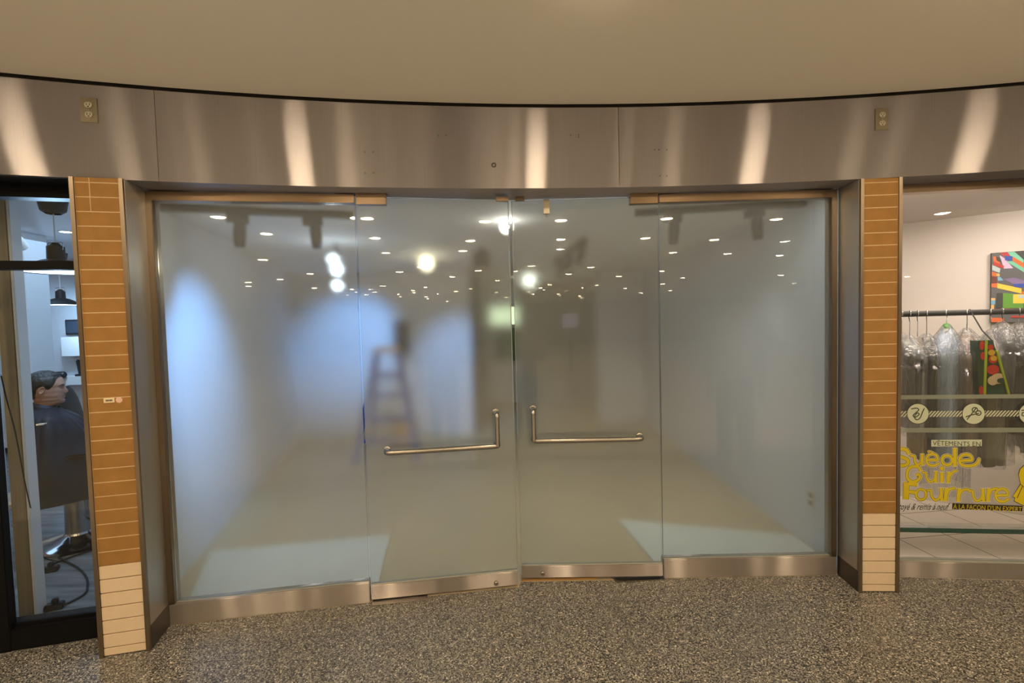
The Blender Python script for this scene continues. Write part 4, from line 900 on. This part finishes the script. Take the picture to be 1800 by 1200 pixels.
def customer():
    t = thing('person', 'seated dark haired man in a navy barber cape, seen in profile', 'person', CH, CR)
    h = .25; off = Vector((-.13, 0, 1.105)); figure_head(t, h, off, [-2.3, -1.6, -1.2, -.95, -.8, -.7, -.6, -.5], None)
    # cape: lines from the collar down, by direction
    Fr = [(-.055, 1.075), (-.02, 1.03), (.05, .98), (.13, .88), (.24, .78), (.42, .70), (.55, .63), (.585, .54), (.59, .44)]
    Sd = [(.058, 1.085), (.12, 1.06), (.215, 1.02), (.265, .93), (.31, .80), (.345, .70), (.36, .60), (.365, .50), (.36, .40)]
    Bk = [(.055, 1.10), (.075, 1.06), (.095, 1.0), (.10, .92), (.11, .82), (.12, .72), (.13, .62), (.135, .52), (.14, .44)]
    bm = bmesh.new(); n = 72; R_ = []
    for k in range(len(Fr)):
        rg = []
        for i in range(n):
            a = 2 * PI * i / n; ca, sa = math.cos(a), math.sin(a)
            f = (Fr[k][0] + .13) if ca > 0 else Bk[k][0] * 1.15; x = -.13 + f * ca; y = Sd[k][0] * sa * (1 if ca < 0 else (1 - .25 * max(0, ca) ** 2 * (k > 3)))
            zf = Fr[k][1] if ca > 0 else Bk[k][1]; z = Sd[k][1] + (zf - Sd[k][1]) * ca * ca
            fold = .018 * min(1, k / 5) * math.sin(9 * a + .6 * k) + .010 * min(1, k / 4) * math.sin(17 * a + 1.3)
            rg.append(Vector((x + fold * ca, y + fold * sa, z)))
        R_.append(rg)
    # refine down the lines
    RR = []
    for A_, B_ in zip(R_, R_[1:]):
        for q in range(3): RR.append([p.lerp(r2, q / 3) for p, r2 in zip(A_, B_)])
    RR.append(R_[-1]); loft(bm, RR, cap=False)
    obj('cape', bm, M['cape'], t, smooth=True)
    bm = bmesh.new(); loft(bm, [[Vector((-.13 + r * math.cos(a) - .012, r * 1.0 * math.sin(a), z - .022 * math.cos(a))) for a in [2 * PI * i / 36 for i in range(36)]] for r, z in ((.066, 1.050), (.072, 1.085), (.066, 1.105), (.060, 1.09))], cap=False); obj('cape_collar', bm, M['navy'], t, smooth=True)
    for s in (-1, 1):
        bm = bmesh.new(); tube(bm, [(-.08, s * .10, .60), (.16, s * .11, .62), (.34, s * .11, .60), (.42, s * .11, .52), (.46, s * .11, .38), (.50, s * .11, .26)], [.085, .085, .075, .065, .055, .045], 14); obj('trouser_leg', bm, M['trouser'], t, smooth=60)
        bm = bmesh.new(); loft(bm, [[(x, s * .11 + w_ * math.sin(a), .19 + hh * (1 + math.cos(a)) / 2) for a in [2 * PI * i / 14 for i in range(14)]] for x, w_, hh in ((.44, .03, .09), (.48, .042, .10), (.55, .045, .075), (.62, .045, .05), (.68, .03, .035))]); obj('shoe', bm, M['shoe'], t, smooth=60)
customer()
q = thing('hair_clip', 'small pale clip on the shoulder of the barber cape', 'clip', (0, 0, 0)); 
p = Vector(CH) + Matrix.Rotation(CR, 3, 'Z') @ Vector((-.12, -.235, .985)); q.location = p; q.rotation_euler = (0, 0, CR)
obj('clip_plate', Box(-.03, .02, -.006, .004, -.004, .010, bev=.003), M['white'], q); obj('clip_spring', Box(-.04, -.03, -.004, .003, -.003, .008), M['chrome'], q)

# cables and power strips on the barber shop floor
def cable(label, pts, r=.006):
    o = obj('power_cable', Tube(round_path([Vector(p) for p in pts], .12, 5), r, 8), M['cord'], smooth=60); return tag(o, label, 'cable')
def bfl(px, py): 
    d = ray(px, py); t_ = -1.64 / d.z; p = d * t_ + EYE; return (p.x, p.y, .008)
cable('black cable looping on the barber shop floor in front of the chair base', [bfl(64, 935), bfl(70, 965), bfl(100, 980), bfl(140, 1000), bfl(156, 1020), bfl(152, 1045), bfl(120, 1062), bfl(92, 1072)])
cable('straight black cable on the barber shop floor behind the looping one', [bfl(60, 1012), bfl(85, 996), bfl(120, 982), bfl(168, 966)])
def at(px, py, Y): d = ray(px, py); return tuple(d * (Y / d.y) + EYE)
cable('black cable hanging down along the window post', [at(2, 660, 2.6), at(12, 705, 2.61), at(24, 745, 2.61), at(33, 790, 2.61), at(42, 840, 2.62), at(52, 885, 2.66), at(62, 925, 2.8), at(68, 950, 3.0), bfl(78, 985), bfl(120, 990)], .0032)
for (px, py), lab in (((86, 1072), 'dark power strip on the barber shop floor beside the window post'), ((80, 1006), 'dark plug adapter on the barber shop floor near the chair base')):
    x, y, z = bfl(px, py); q = thing('power_strip', lab, 'power strip', (x, y, 0), .5); obj('strip_body', Box(-.07, .07, -.025, .025, 0, .035, bev=.006), M['blackp'], q)
    for u in (-.035, .03): obj('plug', Box(u - .015, u + .015, -.016, .016, .035, .065, bev=.005), M['blackp'], q)
# pale plastic tub with an orange cord beside the post
x, y, z = bfl(14, 985); q = thing('plastic_stool', 'pale rounded plastic stool at the edge of the barber shop window', 'stool', (x, y, 0)); obj('seat', Lathe([(.10, .40), (.15, .41), (.16, .44), (.14, .46), (.001, .465)], 24), M['beigep'], q, smooth=40)
for k in range(4): a = PI / 4 + k * PI / 2; obj('leg', Tube([(.08 * math.cos(a), .08 * math.sin(a), .42), (.15 * math.cos(a), .15 * math.sin(a), 0)], [.024, .016], 8), M['pinkp'], q)

# ------------------------------------------------------------------ clothes shop
_back = Vector((-_n4.x, -_n4.y))
RO = .42                                                          # rail distance behind the pane
ra, rb = (RSa[0] + _back.x * RO, RSa[1] + _back.y * RO), (RSb[0] + _back.x * RO, RSb[1] + _back.y * RO)
zr = on_plane(1690, 549.5, ra, rb).z
t = thing('clothes_rail', 'long dark clothes rail behind the clothes shop window', 'clothes rail', (ra[0], ra[1], 0), W4.rotation_euler.z)
obj('rod', Tube([(-.02, 0, zr), (1.80, 0, zr)], .019, 14), M['trackm'], t)
obj('wall_flange', Tube([(-.02, 0, zr), (0, 0, zr)], .035, 14), M['satin'], t)
u_ = obj('upright', Tube([(1.72, 0, 0), (1.72, 0, zr + .03)], .016, 12), M['trackm'], t); obj('foot', Box(1.69, 1.75, -.25, .25, 0, .03), M['trackm'], u_)
def on_rail(px): p = on_plane(px, 550, ra, rb); return p.x, p.y
def dep(px): return on_rail(px)[1]
def garment(name, label, cat, px, ytop, ybot, wd, th, col, rot, wrap=None, cuff=None, tie=None, flare=1.0, seed=1):
    x, y = on_rail(px); D = y * FPX ** -1; t = thing(name, label, cat, (x, y, zr), W4.rotation_euler.z + PI / 2 + rot, 'clothes on the rail')
    zt = -(ytop - 550) * D; zb = -(ybot - 550) * D; rnd = random.Random(seed); ph = [rnd.uniform(0, 6) for _ in range(4)]
    bm = bmesh.new(); R_ = []; n = 44
    for k in range(23):
        q = k / 22; z = zt + .03 + (zb - zt - .03) * q
        sh = min(1, (q / .14)) ** .55; hw = (.035 + (wd / 2 - .035) * sh) * (1 + (flare - 1) * q); ht = (.02 + (th / 2 - .02) * min(1, q / .2) ** .7)
        rg = []
        for i in range(n):
            a = 2 * PI * i / n; fo = 1 + min(1, q * 2.5) * (.16 * math.sin(5 * a + ph[0] + q * 1.5) + .12 * math.sin(9 * a + ph[1] - q) + .06 * math.sin(14 * a + ph[2] + 3 * q))
            rg.append((hw * math.cos(a) * (1 + (fo - 1) * .25), ht * math.copysign(abs(math.sin(a)) ** .8, math.sin(a)) * fo, z - (.05 * abs(math.cos(a)) ** 1.5 * (1 - q) if k < 8 else 0) + (.008 * math.sin(6 * a + ph[3]) if k == 22 else 0)))
        R_.append(rg)
    loft(bm, R_)
    obj('fabric', bm, plain(name + '_cloth', col, .85, noise=.22, scale=9, bump=.25), t, smooth=50)
    hk = [(0, -.02 + .042 * 0, .023)] ; hook = [(.0 + .023 * math.cos(a), 0, .023 * math.sin(a)) for a in [PI * (1.15 - 1.15 * i / 10) for i in range(11)]] + [(.0, 0, -.05), (0, 0, zt + .03)]
    obj('hanger', Tube(hook, .0028, 6), M['chrome'], t)
    if tie:
        bm = bmesh.new(); lathe(bm, [(.008, zt + .055), (.016, zt + .050), (.018, zt + .03), (.010, zt + .015)], 12); tube(bm, [(-.05, 0, zt + .03), (.0, .0, zt + .045), (.05, -.01, zt + .035), (.12, -.02, zt - .01)], [.006, .012, .012, .005], 6); obj('green_tie', bm, plain('green_tie_cloth', (.10, .38, .06), .6), t)
    if wrap:
        bm = bmesh.new(); R_ = []; zb2 = -(wrap - 550) * D
        for k in range(17):
            q = k / 16; z = zt + .05 + (zb2 - zt - .05) * q; sh = min(1, q / .12) ** .6; hw = (.02 + (wd / 2 + .015) * sh); ht = .015 + (th / 2 + .022) * min(1, q / .16) ** .7
            R_.append([(hw * math.cos(a), ht * math.sin(a) * (1 + .18 * math.sin(6 * a + ph[1] + 2 * q)), z - (.06 * abs(math.cos(a)) * sh if k < 5 else 0)) for a in [2 * PI * i / 36 for i in range(36)]])
        loft(bm, R_, cap=False); obj('clear_wrap', bm, M['wrap'], t, smooth=True)
    return t
garment('shirt', 'teal grey shirt at the pillar end of the clothes rail', 'shirt', 1572, 598, 700, .36, .09, (.17, .24, .23), .25, wrap=712, seed=2)
garment('jacket', 'charcoal jacket second from the pillar on the clothes rail', 'jacket', 1585, 596, 722, .40, .10, (.10, .10, .095), -.35, wrap=745, seed=3)
garment('shirt', 'pale grey shirt hanging between charcoal jacket and khaki trousers', 'shirt', 1599, 600, 748, .36, .09, (.36, .39, .41), -.3, wrap=760, seed=4)
garment('trousers', 'khaki brown trousers hanging beside the pale grey shirt', 'trousers', 1613, 598, 800, .26, .08, (.30, .26, .18), -.4, seed=5)
garment('shirt', 'near black shirt hanging beside the khaki trousers', 'shirt', 1629, 598, 742, .38, .10, (.045, .048, .05), -.5, wrap=752, seed=6)
garment('long_coat', 'blue grey coat in clear wrap with a green tie', 'coat', 1664, 582, 806, .40, .15, (.30, .37, .49), -.75, wrap=860, tie=True, flare=1.15, seed=7)
garment('long_coat', 'brown mauve coat in clear wrap, beside the coat with the green tie', 'coat', 1700, 590, 806, .38, .13, (.23, .17, .15), -.65, wrap=812, seed=8)
garment('long_coat', 'olive grey coat hanging behind the fruit print bag', 'coat', 1742, 594, 812, .38, .14, (.20, .18, .13), -.7, wrap=815, flare=1.1, seed=9)
garment('jacket', 'dark grey jacket in clear wrap behind the fruit bag', 'jacket', 1762, 580, 720, .36, .12, (.10, .10, .10), -.5, wrap=730, seed=10)
garment('jacket', 'black jacket in clear wrap under the painting', 'jacket', 1792, 582, 760, .42, .14, (.018, .02, .024), -.6, wrap=780, seed=11)
garment('long_coat', 'black coat in clear wrap past the black jacket', 'coat', 1825, 580, 800, .42, .14, (.02, .02, .024), -.5, wrap=805, seed=12)
# fruit print bag hung in front of the coats
pa = (RSa[0] + _back.x * (RO - .20), RSa[1] + _back.y * (RO - .20)); pb = (RSb[0] + _back.x * (RO - .20), RSb[1] + _back.y * (RO - .20))
p0 = on_plane(1750, 640, pa, pb); t = thing('shopping_bag', 'green edged shopping bag with red apple print hanging among the clothes', 'bag', p0, W4.rotation_euler.z)
def bg(cx, cy): q = local(t, on_plane(1660 + cx / 8.571, 560 + cy / 8.571, pa, pb)); return q.x, q.z
bm = bmesh.new(); O = [bg(505, 330), bg(730, 320), bg(985, 1150), bg(510, 1150)]
R_ = [[(x, y_, z) for x, z in O] for y_ in (0, .06)]; loft(bm, R_); obj('bag_body', bm, plain('bag_dark', (.035, .06, .035), .4), t)
gm = plain('lime_edge', (.33, .42, .02), .5)
for A_, B_ in (((625, 330), (598, 1150)), ((780, 480), (965, 1150))):
    bm = bmesh.new(); a_, b_ = bg(*A_), bg(*B_); tube(bm, [(a_[0], -.003, a_[1]), (b_[0], -.003, b_[1])], .0075, 8); obj('lime_piping', bm, gm, t)
def disc(cx, cy, rx, ry, m, dy):
    bm = bmesh.new(); c = bg(cx, cy); e = bg(cx + rx, cy); f = bg(cx, cy + ry); n = 22; a_, b_ = e[0] - c[0], c[1] - f[1]
    rg = [[(c[0] + s * a_ * math.cos(2 * PI * i / n), -dy, c[1] + s * b_ * math.sin(2 * PI * i / n)) for i in range(n)] for s in (1,)]
    bm.faces.new([bm.verts.new(v) for v in rg[0]]); return bm
red, amber, creamm, green_d = plain('print_red', (.50, .035, .02), .4), plain('print_amber', (.60, .36, .04), .4), plain('print_cream', (.62, .46, .28), .5), plain('print_green', (.02, .07, .05), .5)
for i, (cx, cy, rx, ry, m) in enumerate(((565, 400, 36, 70, red), (575, 560, 34, 60, red), (550, 1080, 34, 70, red), (690, 370, 34, 34, green_d), (690, 430, 44, 40, red), (705, 510, 56, 44, amber), (725, 610, 70, 62, red), (735, 595, 52, 40, amber), (800, 900, 110, 80, creamm), (720, 930, 80, 70, creamm), (720, 765, 96, 72, red), (760, 1090, 140, 56, green_d), (850, 930, 70, 40, green_d))):
    obj('print_patch', disc(cx, cy, rx, ry, m, .0015 + i * .0004), m, t)
obj('hanging_loop', Tube([(.0, .03, bg(600, 330)[1]), (.0, .10, bg(600, 330)[1] + .06), (.0, .20, zr + .022 - p0.z)], .004, 6), M['trackm'], t)

# painting on the shop wall
wa, wb = (2.2, 5.114), (5.6, 2.462)
p0 = on_plane(1745, 500, wa, wb); L0, rw = frame(wa, wb); t = thing('painting', 'large abstract painting of coloured blocks on the wall above the clothes rail', 'painting', p0, rw)
def pt(cx, cy): q = local(t, on_plane(1720 + cx / 7.06, 430 + cy / 7.06, wa, wb)); return q.x, q.z
tl_, br_ = pt(150, 110), pt(980, 970); zt_, zb_ = tl_[1], pt(135, 970)[1]
obj('canvas', Box(tl_[0], tl_[0] + 1.0, -.035, 0, zb_, zt_), M['trackm'], t)
pals = {'r': (.42, .03, .03), 'o': (.62, .13, .03), 't': (.16, .50, .36), 'b': (.02, .06, .35), 'v': (.20, .14, .30), 'y': (.75, .52, .06), 'g': (.10, .28, .03), 'k': (.04, .04, .04), 'm': (.42, .50, .52), 'p': (.58, .42, .60), 'h': (.72, .42, .16), 's': (.17, .38, .55), 'd': (.14, .03, .03), 'c': (.10, .10, .11)}
pk = list(pals); pmats = [plain('paint_' + {'r': 'red', 'o': 'orange', 't': 'mint', 'b': 'blue', 'v': 'violet', 'y': 'yellow', 'g': 'green', 'k': 'black', 'm': 'mist', 'p': 'lilac', 'h': 'peach', 's': 'sky', 'd': 'maroon', 'c': 'charcoal'}[k], pals[k], .6) for k in pk]
polys = [('c', [(155, 115), (980, 60), (980, 960), (140, 960)]), ('r', [(255, 105), (345, 98), (390, 148), (300, 150)]), ('t', [(350, 98), (430, 92), (550, 190), (545, 240), (390, 150)]), ('k', [(440, 90), (980, 60), (980, 240), (555, 200)]), ('o', [(170, 150), (210, 150), (280, 230), (180, 250)]), ('k', [(205, 150), (290, 185), (285, 240), (215, 200)]), ('p', [(250, 135), (310, 170), (420, 295), (305, 300)]), ('b', [(312, 142), (410, 148), (400, 205), (318, 200)]), ('o', [(412, 150), (700, 320), (700, 400), (412, 205)]), ('r', [(180, 210), (305, 265), (300, 300), (170, 255)]), ('t', [(330, 210), (410, 208), (640, 350), (640, 400)]), ('m', [(160, 255), (262, 300), (250, 352), (160, 320)]), ('o', [(155, 335), (210, 355), (205, 400), (155, 390)]), ('d', [(155, 390), (215, 400), (220, 480), (155, 480)]), ('h', [(210, 360), (252, 362), (252, 396), (212, 392)]), ('s', [(225, 400), (255, 400), (300, 445), (230, 450)]), ('v', [(300, 430), (430, 410), (640, 470), (640, 500), (420, 490)]), ('b', [(420, 490), (640, 480), (640, 530), (425, 530)]), ('o', [(150, 485), (222, 478), (218, 535), (150, 530)]), ('y', [(222, 480), (520, 545), (520, 608), (222, 540)]), ('o', [(525, 580), (980, 600), (980, 640), (525, 610)]), ('k', [(215, 602), (292, 602), (290, 790), (200, 790)]), ('g', [(292, 600), (420, 610), (420, 725), (540, 728), (540, 785), (290, 790)]), ('y', [(418, 615), (980, 615), (980, 725), (416, 728)]), ('m', [(480, 625), (980, 625), (980, 668), (480, 665)]), ('h', [(145, 662), (198, 664), (196, 690), (145, 690)]), ('s', [(140, 690), (196, 690), (195, 742), (140, 740)]), ('h', [(142, 745), (182, 745), (180, 830), (142, 830)]), ('d', [(185, 795), (285, 790), (280, 830), (185, 830)]), ('r', [(285, 792), (440, 790), (435, 825), (280, 822)]), ('t', [(440, 795), (980, 790), (980, 820), (440, 818)]), ('o', [(140, 905), (300, 905), (296, 960), (140, 960)]), ('r', [(390, 880), (980, 870), (980, 905), (390, 905)])]
bm = bmesh.new()
for i, (k, P_) in enumerate(polys):
    q = [pt(min(x, 900), y) for x, y in P_]; f = bm.faces.new([bm.verts.new((max(x, tl_[0] + .002), -.0355 - i * .00012, min(max(z, zb_), zt_))) for x, z in q]); f.material_index = pk.index(k)
obj('painted_blocks', bm, pmats, t)
# glass shelf with a green edge low behind the pane
ga = (RSa[0] + _back.x * .10, RSa[1] + _back.y * .10); gb = (RSb[0] + _back.x * .10, RSb[1] + _back.y * .10)
zg = on_plane(1690, 933, ga, gb).z
t = thing('glass_ledge', 'long glass ledge with a dark green edge low behind the clothes shop window', 'ledge', (ga[0], ga[1], 0), W4.rotation_euler.z)
obj('ledge_pane', Box(.0, 1.9, .006, .10, zg - .010, zg + .010), M['glass'], t); obj('green_edge', Box(.0, 1.9, 0, .006, zg - .014, zg + .014), M['gedge'], t)
for u in (.02, 1.85): obj('support', Box(u, u + .02, .03, .07, 0, zg - .010), M['satin'], t)
# ceiling slot and window hook
t = thing('ceiling_track', 'thin dark track on the clothes shop ceiling near the pillar', 'track', (2.36, 3.02, 2.4), -.05); obj('channel', Box(0, .30, -.008, .008, -.012, 0), M['trackm'], t); obj('end_stop', Box(.29, .31, -.010, .010, -.016, 0), M['satin'], t)
# blue screen across the concourse, mirrored in the door glass
t = thing('menu_screen', 'blue violet screen across the concourse, mirrored in the closed door', 'screen', (1.35, -9.0, 1.62)); obj('screen_housing', Box(-.26, .26, -.08, 0, -.24, .24), M['black'], t); obj('display', Box(-.24, .24, 0, .01, -.22, .22), M['screen'], t)
obj('stand', Box(-.05, .05, -.06, 0, -1.62, -.24), M['black'], t)
